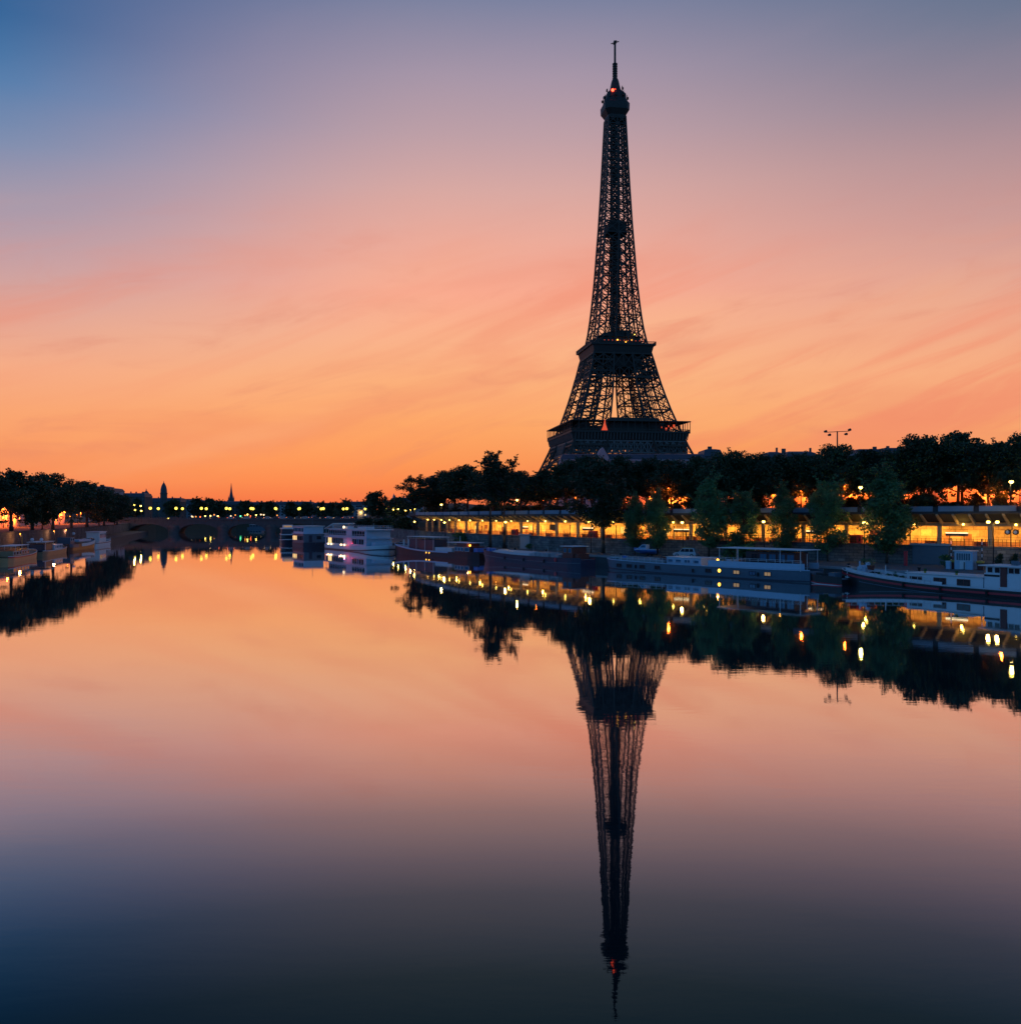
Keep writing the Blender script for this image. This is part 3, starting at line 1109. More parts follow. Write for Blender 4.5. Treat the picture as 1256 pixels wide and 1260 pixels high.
# the fence along the platform edge
fence = thing('platform_fence', 'thin dark railing along the platform edge on top of the quay wall', 'fence')
for zz in (5.35, 5.75, 6.15):
    WALL.strip(S0, S1, [(0.28, zz - 0.02), (0.28, zz + 0.02), (0.33, zz + 0.02), (0.33, zz - 0.02)]).build('rail', M['black'], fence)
mb = MB()
s = S0
while s < S1:
    q, u, n = WALL.at(s, 0.3)
    mb.bar((q.x, q.y, 5.1), (q.x, q.y, 6.2), 0.05)
    s += 0.6
mb.build('grille', M['black'], fence)


def station_item(px, off, z, fn, name, label, cat, group=None):
    s = WALL.s_at_px(px)
    q, u, n = WALL.at(s, off)
    # correct for the offset so the thing shows near this column
    ds = 0
    for _ in range(6):
        q, u, n = WALL.at(s + ds, off)
        ds += (px - (q.x / q.y * F + 628)) * 0.11
    t = thing(name, label, cat, (q.x, q.y, z), math.atan2(u.y, u.x), group)
    fn(t)
    return t


def platform_sign(t):
    MB().box((0, 0, 2.15), (3.4, 0.28, 0.38)).build('board', M['navy'], t)
    MB().box((0, -0.02, 2.45), (3.4, 0.2, 0.16)).build('light_strip', M['tube'], t)
    for x in (-1.1, 1.1):
        MB().bar((x, 0, 0), (x, 0, 2.0), 0.09).build('post', M['black'], t)


for px, lb in ((1177, 'dark platform board under a white light strip, above the white quay kiosk'), (838, 'dark platform board under a white light strip, above the silver car'),
               (722, 'dark platform board under a white light strip, beside the red machine near the big tree'), (641, 'dark platform board under a white light strip, above the concrete wall door'),
               (1003, 'dark platform board under a white light strip, seen between two leafy young trees')):
    station_item(px, 5.0, 4.55, platform_sign, 'platform_sign', lb, 'sign', 'light-topped boards along the platform')


def screen(t):
    MB().box((0, 0, 2.5), (2.6, 0.5, 1.25)).build('case', M['black'], t, bevel=0.04)
    MB().bar((-0.9, 0, 3.1), (-0.9, 0, 4.0), 0.08).build('hanger', M['black'], t)
    MB().bar((0.9, 0, 3.1), (0.9, 0, 4.0), 0.08).build('hanger', M['black'], t)


station_item(679, 4.6, 4.55, screen, 'hanging_screen', 'black display box hanging from the station ceiling', 'screen')


def machine(t):
    MB().box((0, 0, 0.95), (2.1, 0.8, 1.9)).build('cabinet', M['red'], t, bevel=0.04)
    MB().box((-0.3, -0.42, 1.15), (1.1, 0.06, 1.1)).build('front_panel', M['redwood'], t)
    MB().box((0.75, -0.43, 1.1), (0.3, 0.06, 0.5)).build('keypad', M['black'], t)


for px, lb in ((631, 'red vending machine on the platform beside the twin trunks'), (729, 'red vending machine on the platform beside the big leaning tree'), (1053, 'red vending machine on the platform beside the tallest young tree')):
    station_item(px, 3.0, 4.55, machine, 'vending_machine', lb, 'machine', 'red machines on the platform')


def clock(t):
    MB().bar((0, 0, 3.0), (0, 0, 4.1), 0.08).build('hanger', M['black'], t)
    for x in (-0.55, 0.55):
        o = MB().cyl((x, -0.25, 2.75), (x, 0.1, 2.75), 0.42, 0.42, 16).build('loudspeaker', M['black'], t)
        MB().cyl((x, -0.30, 2.75), (x, -0.26, 2.75), 0.26, 0.26, 12).build('face', M['offwhite'], o)


station_item(1245, 2.6, 4.55, clock, 'twin_loudspeaker', 'pair of round black loudspeakers hanging over the platform', 'loudspeaker')

# ---------------------------------------------------------------- trees
def leaves(clumps, n, size, seed, shell=0.5, flat=1.0):
    g = np.random.default_rng(seed)
    c = np.array([k[0] for k in clumps], float)
    r = np.array([k[1] for k in clumps], float)
    w = (r.prod(axis=1)) ** (2 / 3)
    idx = g.choice(len(c), n, p=w / w.sum())
    d = g.normal(size=(n, 3))
    d /= np.linalg.norm(d, axis=1)[:, None]
    rad = (shell + (1 - shell) * g.random(n) ** 0.6) * (1 + 0.10 * g.normal(size=n))
    p = c[idx] + d * r[idx] * rad[:, None]
    a = g.normal(size=(n, 3)) + np.array([0, 0, -0.3])
    a /= np.linalg.norm(a, axis=1)[:, None]
    b = np.cross(a, g.normal(size=(n, 3)))
    b /= np.linalg.norm(b, axis=1)[:, None]
    s = size * (0.6 + 0.8 * g.random(n))[:, None]
    v = np.empty((n, 4, 3))
    v[:, 0] = p - a * s * 0.5
    v[:, 1] = p + b * s * 0.32
    v[:, 2] = p + a * s * 0.5
    v[:, 3] = p - b * s * 0.32
    return v.reshape(-1, 3), n


def leaf_mesh(name, parts, m):
    vs = np.concatenate([p[0] for p in parts])
    n = len(vs) // 4
    me = bpy.data.meshes.new(name)
    me.vertices.add(len(vs))
    me.vertices.foreach_set('co', vs.ravel())
    me.loops.add(n * 4)
    me.loops.foreach_set('vertex_index', np.arange(n * 4, dtype=np.int32))
    me.polygons.add(n)
    me.polygons.foreach_set('loop_start', np.arange(0, n * 4, 4, dtype=np.int32))
    me.update()
    me.validate()
    me.materials.append(m)
    return me


def crown_clumps(g, z0, z1, rad, n, prof, r0, r1, lean=0.0):
    out = []
    for i in range(n):
        t = (i + g.random()) / n
        z = z0 + (z1 - z0) * t
        w = rad * prof(t)
        a = g.random() * 2 * math.pi
        q = w * math.sqrt(g.random()) * 0.95
        r = r0 + (r1 - r0) * g.random()
        r *= 0.65 + 0.5 * prof(t)
        out.append(((math.cos(a) * q + lean * t, math.sin(a) * q, z), (r, r, r * 0.78)))
    return out


def make_tree(name, H, z0, rad, n, prof, r0, r1, nl, size, seed, m, tr=0.28, limbs=9, lean=0.0, sprigs=0, fringe=0):
    g = random.Random(seed)
    cl = crown_clumps(g, z0, H - r0 * 0.6, rad, n, prof, r0, r1, lean)
    parts = [leaves(cl, nl, size, seed, 0.35)]
    tb = MB()
    if sprigs:
        sp_ = []
        for i in range(sprigs):
            b = cl[g.randrange(len(cl) // 3, len(cl))][0]
            a, e = g.random() * 2 * math.pi, g.uniform(0.2, 1.2)
            L = g.uniform(1.2, 3.2)
            tip = (b[0] + math.cos(a) * math.cos(e) * L, b[1] + math.sin(a) * math.cos(e) * L, b[2] + math.sin(e) * L)
            for k in range(3):
                t = 0.5 + 0.25 * k
                rr = g.uniform(0.3, 0.6)
                sp_.append((tuple(b[j] + (tip[j] - b[j]) * t for j in range(3)), (rr, rr, rr * 0.8)))
            zb_ = min(max(z0 * 0.8, b[2] - 2.5), H * 0.68)
            tb.bar((lean * max(0, (zb_ - z0) / (H - z0)), 0, zb_), b, 0.08).bar(b, tip, 0.07)
        parts.append(leaves(sp_, sprigs * 34, size * 0.9, seed + 1, 0.1))
    if fringe:
        fr = []
        for i in range(fringe):
            a, q = g.random() * 2 * math.pi, rad * (0.35 + 0.75 * g.random())
            rr = g.uniform(0.3, 0.75)
            fr.append(((math.cos(a) * q, math.sin(a) * q, z0 * g.uniform(0.42, 1.05)), (rr, rr, rr * 0.7)))
        parts.append(leaves(fr, fringe * 20, size * 0.9, seed + 2, 0.1))
    root = bpy.data.objects.new(name, None)
    col.objects.link(root)
    co = bpy.data.objects.new('crown', leaf_mesh('crown', parts, m))
    col.objects.link(co)
    co.parent = root
    top = H * 0.72
    pts = []
    for k in range(6):
        t = k / 5
        pts.append((lean * max(0, (t * top - z0) / (H - z0)) + math.sin(t * 3 + seed) * 0.25 * t, math.cos(t * 2.3 + seed) * 0.22 * t, top * t))
    for k in range(5):
        ra, rb = tr * (1.25 if k == 0 else 1 - 0.16 * k), tr * (1 - 0.16 * (k + 1))
        tb.cyl(pts[k], pts[k + 1], ra, rb, 8)
    for k in range(limbs):
        c = cl[(k * len(cl)) // limbs][0]
        zt = min(max(z0 * 0.75, c[2] - g.uniform(1.5, 3.5)), top)
        i = min(4, int(zt / top * 5))
        f = zt / top * 5 - i
        p = tuple(pts[i][j] + (pts[i + 1][j] - pts[i][j]) * f for j in range(3))
        mid = tuple((p[j] + c[j]) / 2 + (0, 0, -0.3)[j] for j in range(3))
        tb.cyl(p, mid, tr * 0.42, tr * 0.28, 6).cyl(mid, c, tr * 0.28, tr * 0.1, 6)
    tb.build('trunk', M['trunk'], root, smooth=True)
    vv = np.concatenate([p[0] for p in parts])
    root['W'] = float(2 * np.percentile(np.hypot(vv[:, 0] - lean * 0.6, vv[:, 1]), 94))
    root['H'] = float(np.percentile(vv[:, 2], 99.6))
    return root


def dome(t):
    return max(0.15, math.sin(math.pi * (0.12 + 0.80 * t)) ** 0.7)


def cone(t):
    return max(0.12, (1 - t) ** 0.75 * min(1, 0.55 + t * 3.0))


def egg(t):
    return max(0.12, min(1, 0.5 + 2.2 * t) * (1 - t ** 3) ** 0.8)


PROTO = {
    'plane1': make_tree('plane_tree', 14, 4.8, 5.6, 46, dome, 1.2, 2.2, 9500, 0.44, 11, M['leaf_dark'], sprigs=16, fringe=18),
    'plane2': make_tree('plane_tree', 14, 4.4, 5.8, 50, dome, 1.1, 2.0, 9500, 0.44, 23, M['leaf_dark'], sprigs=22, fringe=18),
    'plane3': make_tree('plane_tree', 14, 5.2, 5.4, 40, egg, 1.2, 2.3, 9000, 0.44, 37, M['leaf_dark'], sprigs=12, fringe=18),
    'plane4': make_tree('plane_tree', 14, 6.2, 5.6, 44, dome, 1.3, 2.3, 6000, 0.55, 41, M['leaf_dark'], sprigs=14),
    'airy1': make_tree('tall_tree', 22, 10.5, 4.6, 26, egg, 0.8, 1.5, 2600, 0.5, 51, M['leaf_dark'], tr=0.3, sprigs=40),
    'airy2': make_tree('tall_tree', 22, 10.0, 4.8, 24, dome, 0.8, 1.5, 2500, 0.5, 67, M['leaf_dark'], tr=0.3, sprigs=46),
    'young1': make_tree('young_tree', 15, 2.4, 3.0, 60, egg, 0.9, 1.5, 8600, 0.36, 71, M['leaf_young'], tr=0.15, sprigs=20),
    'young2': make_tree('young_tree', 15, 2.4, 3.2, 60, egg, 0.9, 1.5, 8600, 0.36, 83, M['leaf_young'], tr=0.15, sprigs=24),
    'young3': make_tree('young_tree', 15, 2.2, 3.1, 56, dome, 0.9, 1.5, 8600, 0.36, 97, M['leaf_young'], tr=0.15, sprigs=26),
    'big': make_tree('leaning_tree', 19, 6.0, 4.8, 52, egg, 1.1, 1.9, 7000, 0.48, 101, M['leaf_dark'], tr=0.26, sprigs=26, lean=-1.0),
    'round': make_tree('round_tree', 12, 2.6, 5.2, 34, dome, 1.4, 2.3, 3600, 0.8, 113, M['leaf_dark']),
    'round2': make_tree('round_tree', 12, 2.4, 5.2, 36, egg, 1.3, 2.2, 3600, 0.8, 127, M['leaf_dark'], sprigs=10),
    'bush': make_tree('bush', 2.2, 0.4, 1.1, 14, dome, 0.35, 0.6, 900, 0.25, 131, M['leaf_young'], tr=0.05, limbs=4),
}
used_proto = set()


def plant(kind, name, px, d, base, ytop, wpx, label, group=None, cat='tree', rz=None):
    p = PROTO[kind]
    H = zrow(ytop, d) - base
    w = wpx / F * d
    k = (w / p['W'], w / p['W'], H / p['H'])
    if kind in used_proto:
        o = copy_tree(p)
    else:
        o = p
        used_proto.add(kind)
    o.name = name
    o.location = at(px, d, base)
    o.rotation_euler = (0, 0, rnd.uniform(0, 6.28) if rz is None else rz)
    o.scale = k
    tag(o, label, cat, group)
    return o


def depth_behind(px, off):
    """depth at which the sight line of a column crosses the line OFF metres behind the quay wall"""
    best, bd = 200, 1e9
    for i in range(0, int(WALL.len), 1):
        q, u, n = WALL.at(i, off)
        if q.y < 40:
            continue
        e = abs(q.x / q.y * F + 628 - px)
        if e < bd:
            bd, best = e, q.y
    return best


# young trees in front of the quay wall
for kind, px, yt, w, lb in (
        ('young2', 781, 606, 28, 'small slim young tree close beside the big leaning tree'),
        ('young1', 808, 602, 32, 'young leafy tree on the quay in front of the brightest orange glow'),
        ('young2', 872, 584, 44, 'pointed young tree on the quay rising just behind the silver car'),
        ('young3', 914, 602, 38, 'short rounded young tree above the long barge awning, next to the pointed one'),
        ('young1', 964, 595, 37, 'young tree on the quay standing over the end of the grey houseboat'),
        ('young3', 1018, 589, 44, 'young leafy tree on the quay standing over the bow of the red-striped barge'),
        ('young1', 1091, 572, 60, 'tallest and broadest young green tree on the quay, beside the red post')):
    d = depth_behind(px, -2.2)
    plant(kind, 'young_tree', px, d, 2.0, yt, w, lb, 'young trees along the quay wall')
plant('big', 'leaning_tree', 742, depth_behind(742, -2.5), 2.0, 566, 78, 'big dark quay tree with a thin leaning bare trunk, against the palace', rz=0.4)
plant('airy1', 'tall_tree', 603, depth_behind(603, -2.5), 2.0, 556, 54, 'tall tree with ragged leafy top, thinner of the two bare trunks on the quay', 'tall ragged trees on the quay')
plant('airy2', 'tall_tree', 620, depth_behind(620, -2.5), 2.0, 562, 56, 'tall tree with ragged leafy top, thicker of the two bare trunks on the quay', 'tall ragged trees on the quay')
plant('airy2', 'tall_tree', 508, 300, 2.0, 585, 48, 'ragged tree with sky showing through its sprays, where the station roof ends')

# plane trees on the upper road, front and back rows
rows = [
    (527, 8, 600, 36, 'lowest dark tree on the upper road, at the tapering end of the station'),
    (548, 16, 580, 42, 'dark tree with a steep rounded shoulder, first of the flat-topped mass'),
    (575, 20, 573, 50, 'dark flat-topped tree beside the two ragged quay trees'),
    (606, 22, 576, 46, 'dark tree filling in behind the two ragged quay trees'),
    (640, 20, 580, 46, 'dark tree just before the dip beside the foot of the iron tower'),
    (668, 24, 579, 44, 'dark tree hiding the lowest lattice of the tower leg'),
    (697, 22, 566, 46, 'dark tree in front of the pale end of the palace facade'),
    (728, 26, 561, 48, 'dark tree under the little gable of the palace'),
    (762, 24, 562, 48, 'dark tree in front of the middle of the palace facade'),
    (795, 28, 564, 48, 'dark tree above the brightest orange glow behind the parapet'),
    (826, 26, 566, 48, 'dark tree below the last windows of the palace'),
    (858, 30, 563, 50, 'dark tree under the stepped building beside the palace'),
    (893, 26, 556, 52, 'dark rounded tree right after the stepped building'),
    (928, 30, 559, 50, 'dark tree between the stepped building and the grey roofs'),
    (962, 26, 560, 52, 'dark tree in front of the grey mansard roofs'),
    (998, 30, 558, 54, 'dark tree between the grey roofs and the floodlight mast'),
    (1034, 26, 548, 58, 'dark tree with the floodlight mast standing out of its crown'),
    (1070, 30, 555, 54, 'dark tree just past the floodlight mast, below the flat roofs'),
    (1100, 26, 553, 56, 'dark tree directly behind the tallest young green tree'),
    (1136, 28, 537, 66, 'tall dark domed tree, first of the highest clump near the frame edge'),
    (1178, 26, 533, 70, 'tallest dark tree of the row, with a broad domed crown'),
    (1216, 30, 545, 58, 'dark tree in the notch between the tallest tree and the last one'),
    (1258, 24, 535, 70, 'tall dark tree cut by the edge of the frame'),
]
for i, (px, off, yt, w, lb) in enumerate(rows):
    d = depth_behind(px, 8 + off * 0.5)
    plant(('plane1', 'plane2', 'plane3')[i % 3], 'plane_tree', px, d, 9.8, yt, w * 1.25, lb, 'dark plane trees above the station')
for i, px in enumerate(range(560, 1290, 52)):
    d = depth_behind(px, 34)
    yt = np.interp(px, [r_[0] for r_ in rows], [r_[2] for r_ in rows]) + 5
    plant('plane4', 'plane_tree', px, d, 9.8, yt, 84, 'dark plane tree of the back row, mostly hidden by the front row above the station', 'back row of plane trees')

# low shrubs between the road trees, dark against the glow
for i in range(34):
    px = 566 + i * 20.6 + rnd.uniform(-6, 6)
    d = depth_behind(px, rnd.uniform(19, 36))
    plant(('round', 'round2')[i % 2], 'park_shrub', px, d, 9.8, HZ - (rnd.uniform(12.2, 14.6) - CAM_H) / d * F, rnd.uniform(14, 30), 'dark leafy shrub under the plane trees of the upper road, against the orange glow', 'shrubs under the plane trees', 'shrub')

# trees by the bridge end
for kind, px, d, base, yt, w, lb in (
        ('round', 465, 470, 6.0, 605, 36, 'round dark tree at the bridge end, beside the statue pylon'),
        ('round2', 424, 560, 6.0, 614, 26, 'small dark tree behind the last bridge lamps'),
        ('round', 492, 400, 6.0, 612, 34, 'dark tree between the round bridge-end tree and the ragged one'),
        ('round2', 536, 330, 6.0, 606, 34, 'small dark tree peeping out behind the ragged tree'),
        ('round', 452, 380, 2.0, 637, 30, 'low dark bushy tree on the quay behind the white cruise boat'),
        ('round2', 474, 352, 2.0, 635, 34, 'low dark bushy tree on the quay, beside the last lamp of the bridge'),
        ('round', 496, 325, 2.0, 636, 34, 'low dark bushy tree on the quay where the stone wall begins')):
    plant(kind, 'round_tree', px, d, base, yt, w, lb)

# far bank trees
for i, (kind, px, d, yt, w, lb) in enumerate((
        ('plane1', -22, 222, 584, 64, 'dark far-bank tree half cut off by the frame, first on the bank'),
        ('plane4', 14, 236, 579, 58, 'tallest dark tree of the far bank, with a smooth domed top'),
        ('plane3', 40, 252, 594, 44, 'dark far-bank tree in the dip between the two tallest crowns'),
        ('plane2', 65, 268, 583, 48, 'second tallest dark far-bank tree, with knobbly crown'),
        ('plane4', 88, 290, 598, 40, 'dark far-bank tree above the brightest orange trunks'),
        ('plane3', 107, 315, 593, 46, 'wide dark far-bank tree in front of the roof terrace building'),
        ('plane2', 128, 345, 604, 38, 'dark far-bank tree above the small white cruiser'),
        ('plane1', 144, 385, 609, 30, 'last dark far-bank tree before the bridge lamps'))):
    plant(kind, 'plane_tree', px, d, 5.6, yt, w * 1.4, lb, 'dark trees of the far bank')
for i, (px, d, yt, w, lb) in enumerate(((38, 246, 611, 24, 'low dark far-quay tree beside the leftmost orange glow'), (52, 258, 606, 30, 'low dark far-quay tree above the houseboat canopy'), (122, 334, 613, 30, 'low dark far-quay tree above the small cabin cruiser'), (141, 372, 618, 28, 'low dark far-quay tree nearest to the bridge'))):
    plant(('round', 'round2')[i % 2], 'round_tree', px, d, 5.6, yt, w, lb, 'low trees along the far quay wall')
for i, (px, d, yt, w) in enumerate(((152, 600, 611, 22), (168, 640, 613, 18), (214, 700, 614, 20), (243, 720, 612, 24), (256, 760, 613, 18), (272, 740, 615, 20), (304, 760, 616, 22), (322, 730, 617.5, 20), (334, 700, 616.5, 18), (358, 720, 617, 22), (376, 700, 618, 22), (396, 690, 617, 24), (411, 660, 618, 20))):
    plant(('round', 'round2')[i % 2], 'skyline_tree', px, d, 6.0, yt, w * 1.15, 'small dark tree breaking the far roofline above the bridge', 'far trees on the skyline')
for k in list(PROTO):
    if k not in used_proto and k != 'bush':
        for ch in list(PROTO[k].children):
            bpy.data.objects.remove(ch)
        bpy.data.objects.remove(PROTO[k])

# ---------------------------------------------------------------- the stone bridge
BZ = math.atan2(0.245, 0.97)
BO = Vector((-121, 480, 0))


def bridge_at(s, w, z=0.0):
    c, sn = math.cos(BZ), math.sin(BZ)
    return Vector((BO.x + s * c - w * sn, BO.y + s * sn + w * c, z))


bridge = thing('stone_bridge', 'low dark stone bridge of flat arches crossing the river with street lamps along it', 'bridge', BO, BZ)
BW = 30.0
spans = [(-78.5, -58.9), (-53.9, -34.3), (-29.4, -9.8), (-4.9, 14.7), (19.6, 39.2), (44.1, 63.5)]
for a, b in spans:
    rings = []
    for i in range(25):
        t = i / 24
        x = a + (b - a) * t
        za = 0.5 + 4.5 * math.sqrt(max(0, 1 - (2 * t - 1) ** 2)) ** 1.0
        rings.append([(x, 0, za), (x, BW, za), (x, BW, 6.9), (x, 0, 6.9)])
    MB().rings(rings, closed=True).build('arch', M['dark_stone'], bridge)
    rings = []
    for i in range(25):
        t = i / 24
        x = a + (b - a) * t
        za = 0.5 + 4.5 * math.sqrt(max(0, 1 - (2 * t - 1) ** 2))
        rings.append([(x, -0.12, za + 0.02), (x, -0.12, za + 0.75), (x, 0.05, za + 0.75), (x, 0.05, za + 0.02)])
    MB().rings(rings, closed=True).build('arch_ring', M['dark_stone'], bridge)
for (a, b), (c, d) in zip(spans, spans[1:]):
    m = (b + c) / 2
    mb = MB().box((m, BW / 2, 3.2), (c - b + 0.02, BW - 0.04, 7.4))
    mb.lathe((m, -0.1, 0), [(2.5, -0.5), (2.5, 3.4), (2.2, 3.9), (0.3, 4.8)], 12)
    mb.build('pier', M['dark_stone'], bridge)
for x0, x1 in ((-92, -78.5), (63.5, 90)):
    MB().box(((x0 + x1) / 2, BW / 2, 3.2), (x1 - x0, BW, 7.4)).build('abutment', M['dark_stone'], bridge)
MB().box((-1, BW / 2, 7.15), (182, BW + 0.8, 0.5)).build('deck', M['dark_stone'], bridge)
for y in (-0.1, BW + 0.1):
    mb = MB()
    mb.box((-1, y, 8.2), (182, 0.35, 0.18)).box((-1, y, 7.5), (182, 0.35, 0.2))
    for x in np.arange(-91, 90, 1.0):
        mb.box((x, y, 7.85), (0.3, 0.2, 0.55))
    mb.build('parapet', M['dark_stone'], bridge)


def make_bridge_lamp():
    t = thing('bridge_lamp', '', 'street lamp')
    mb = MB().lathe((0, 0, 0), [(0.32, 0), (0.32, 0.5), (0.16, 0.8), (0.09, 1.4), (0.07, 4.4)], 8)
    mb.build('post', M['black'], t)
    MB().ball((0, 0, 5.0), 0.72, 12, 8).build('lamp_globe', M['bulb_bridge'], t)
    mb = MB().cyl((0, 0, 5.6), (0, 0, 6.0), 0.3, 0.05, 8)
    mb.build('finial', M['black'], t)
    return t


bl = make_bridge_lamp()
first = True
for side, y, nm in ((0, -0.1, 'near'), (1, BW + 0.1, 'far')):
    for k in range(11):
        s = -67.7 + 12.55 * k
        lb = f'yellow globe lamp on the bridge, {ORD[k]} from the far bank along the {nm} parapet'
        if first:
            bl.location, bl.rotation_euler = bridge_at(s, y, 8.2), (0, 0, BZ)
            tag(bl, lb, 'street lamp', 'globe lamps on the bridge')
            first = False
        else:
            dup(bl, bridge_at(s, y, 8.2), BZ, lb, 'globe lamps on the bridge')


# ---------------------------------------------------------------- cars
def make_car(name, paint, L=4.4, Wd=1.8, Ht=1.55, suv=False, lit=False):
    t = thing(name, '', 'car')
    h = L / 2
    body = [(-h, .38), (-h + .02, .75), (-h + .12, .95), (-h + 0.9 if not suv else -h + .2, 1.0), (h - 1.35, 0.98), (h - .45, .88), (h - .05, .70), (h, .42), (h - .25, .26), (-h + .25, .26)]
    MB().side(body, -Wd / 2, Wd / 2).build('body', paint, t, bevel=0.06)
    rr = -h + (0.25 if suv else 0.65)
    cab = [(rr, 0.98), (rr + .22, Ht - .05), (rr + .5, Ht), (h - 2.15, Ht), (h - 1.9, Ht - .06), (h - 1.15, 0.98)]
    cb = MB().side(cab, -Wd / 2 + .10, Wd / 2 - .10).build('cabin', paint, t, bevel=0.05)
    for y in (-Wd / 2 + .085, Wd / 2 - .085):
        for x0, x1, a, b in ((rr + .28, rr + 1.05, .12, .04), (rr + 1.15, rr + 1.95, 0.02, 0.02), (rr + 2.02, h - 1.45, 0.02, .42)):
            w = MB()
            w.side([(x0, 1.03), (x1, 1.03), (x1 - b, Ht - .14), (x0 + a, Ht - .14)], y - .012, y + .012)
            w.build('window', M['glass'], cb)
    ws = MB().poly([(h - 1.93 + .05, -Wd / 2 + .2, Ht - .1), (h - 1.93 + .05, Wd / 2 - .2, Ht - .1), (h - 1.17, Wd / 2 - .16, 1.0), (h - 1.17, -Wd / 2 + .16, 1.0)])
    ws.build('windscreen', M['glass'], cb)
    for x in (-h + .85, h - .85):
        for y in (-Wd / 2 + .05, Wd / 2 - .05):
            wh = MB().cyl((x, y - .11, .33), (x, y + .11, .33), .33, .33, 16).build('wheel', M['rubber'], t)
            MB().cyl((x, y - .125, .33), (x, y + .125, .33), .19, .19, 12).build('rim', M['silver'], wh)
    for y in (-.62, .62):
        MB().ball((h - .04, y, .72), 0.17 if lit else .12, 8, 5).build('headlight', M['headlamp'] if lit else M['glass'], t)
        MB().ball((-h + .03, y, .82), 0.17 if lit else .11, 8, 5).build('tail_light', M['tail'] if lit else M['red'], t)
    return t


protos = [make_car('parked_car', M['navy'], lit=True), make_car('parked_car', M['silver'], lit=True)]
cr = random.Random(3)
xs = [-36.5, -28, -24.5, -20.5, -13.2, -9.0, -5.4, -1.6, 3.0, 10.5, 16.5, 24, 28.5, 33, 38.5, 43]
for i, s in enumerate(xs):
    lane = (7, 11)[i % 2]
    p = protos[i % 2]
    loc = bridge_at(s, lane, 7.42)
    rz = BZ + (0 if i % 3 else math.pi)
    lb = f'{("dark", "pale")[i % 2]} car crossing the bridge, {ORD[i]} of all its cars from the far bank'
    if i < 2:
        p.location, p.rotation_euler = loc, (0, 0, rz)
        tag(p, lb, 'car', 'cars crossing the bridge')
        o = p
    else:
        o = dup(p, loc, rz, lb, 'cars crossing the bridge')
    o.name = 'crossing_car'


def place_on_ray(o, px, d, z, rz):
    o.location = at(px, d, z)
    o.rotation_euler = (0, 0, rz)
    return o


def quay_dir(px):
    q, u, n = WALL.at(WALL.s_at_px(px))
    return math.atan2(u.y, u.x)


suv = make_car('parked_car', M['silver'], 4.6, 1.85, 1.72, suv=True)
place_on_ray(suv, 844, depth_behind(844, -4.5), 2.02, quay_dir(844) + math.pi + 0.15)
tag(suv, 'silver estate car parked on the quay in front of the stone wall', 'car')
MB().box((-0.3, 0, 1.74), (1.7, 1.2, 0.06)).build('roof_rack', M['yellow'], suv)

# small blue motor boat standing on a trailer
mbt = thing('motor_boat', 'small blue motorboat with a raised cabin, standing on a trailer beside the silver car', 'boat')
place_on_ray(mbt, 794, depth_behind(794, -5.0), 2.02, quay_dir(794) + math.pi + 0.12)
rings = []
for i in range(13):
    t = i / 12
    x = -2.5 + 5.0 * t
    hb = 0.95 * (1 - max(0, (t - .45) / .55) ** 2.2) + 0.02
    zt = 1.25 + 0.32 * t * t
    zk = 0.45 + 0.55 * max(0, (t - .6) / .4) ** 2
    rings.append([(x, -hb, zt), (x, -hb * .8, (zt + zk) / 2), (x, 0, zk), (x, hb * .8, (zt + zk) / 2), (x, hb, zt)])
MB().rings(rings, closed=True).build('hull', M['blue'], mbt, smooth=False)
MB().side([(-0.5, 1.25), (-0.5, 2.15), (0.35, 2.2), (1.3, 1.45), (1.6, 1.4), (1.6, 1.25)], -.7, .7).build('cabin', M['bluewhite'], mbt, bevel=.04)
MB().side([(-0.35, 1.6), (-0.35, 2.05), (0.3, 2.08), (0.85, 1.6)], -.72, .72).build('window', M['skyglass'], mbt)
MB().box((-0.3, 0, 1.23), (4.4, 1.93, 0.1)).build('rubbing_strip', M['white'], mbt)
MB().box((-2.6, 0, 1.0), (0.35, 0.45, 1.1)).build('outboard_motor', M['black'], mbt, bevel=.05)
tr = MB().bar((-2.2, -.6, .35), (1.0, -.6, .35), .1).bar((-2.2, .6, .35), (1.0, .6, .35), .1).bar((1.0, -.6, .35), (2.8, 0, .35), .1).bar((1.0, .6, .35), (2.8, 0, .35), .1)
tr.build('trailer_frame', M['black'], mbt)
for y in (-.85, .85):
    MB().cyl((-.9, y - .1, .3), (-.9, y + .1, .3), .3, .3, 14).build('wheel', M['rubber'], mbt)


# ---------------------------------------------------------------- street lamps
def lamp_post(name, H, heads, label, loc, rz=0.0, c=(1.0, 0.62, 0.18), w=500, mt='bulb', group=None, r=0.28, arm=0.9):
    t = thing(name, label, 'street lamp', loc, rz, group)
    mb = MB().lathe((0, 0, 0), [(0.17, 0), (0.17, 0.7), (0.09, 0.9), (0.055, H - 0.2)], 8)
    for k in range(heads):
        x = 0 if heads == 1 else (-arm, arm)[k]
        mb.bar((0, 0, H - 0.35), (x, -0.25, H), 0.07)
    mb.build('post', M['black'], t)
    for k in range(heads):
        x = 0 if heads == 1 else (-arm, arm)[k]
        MB().box((x, -0.25, H + 0.26), (0.55, 0.4, 0.14)).build('lamp_hood', M['black'], t)
        MB().ball((x, -0.25, H + 0.02), r, 10, 7, 0.7).build('lamp_globe', M[mt], t)
        light(t, (x, -0.4, H - 0.4), c, w, 0.25)
    return t


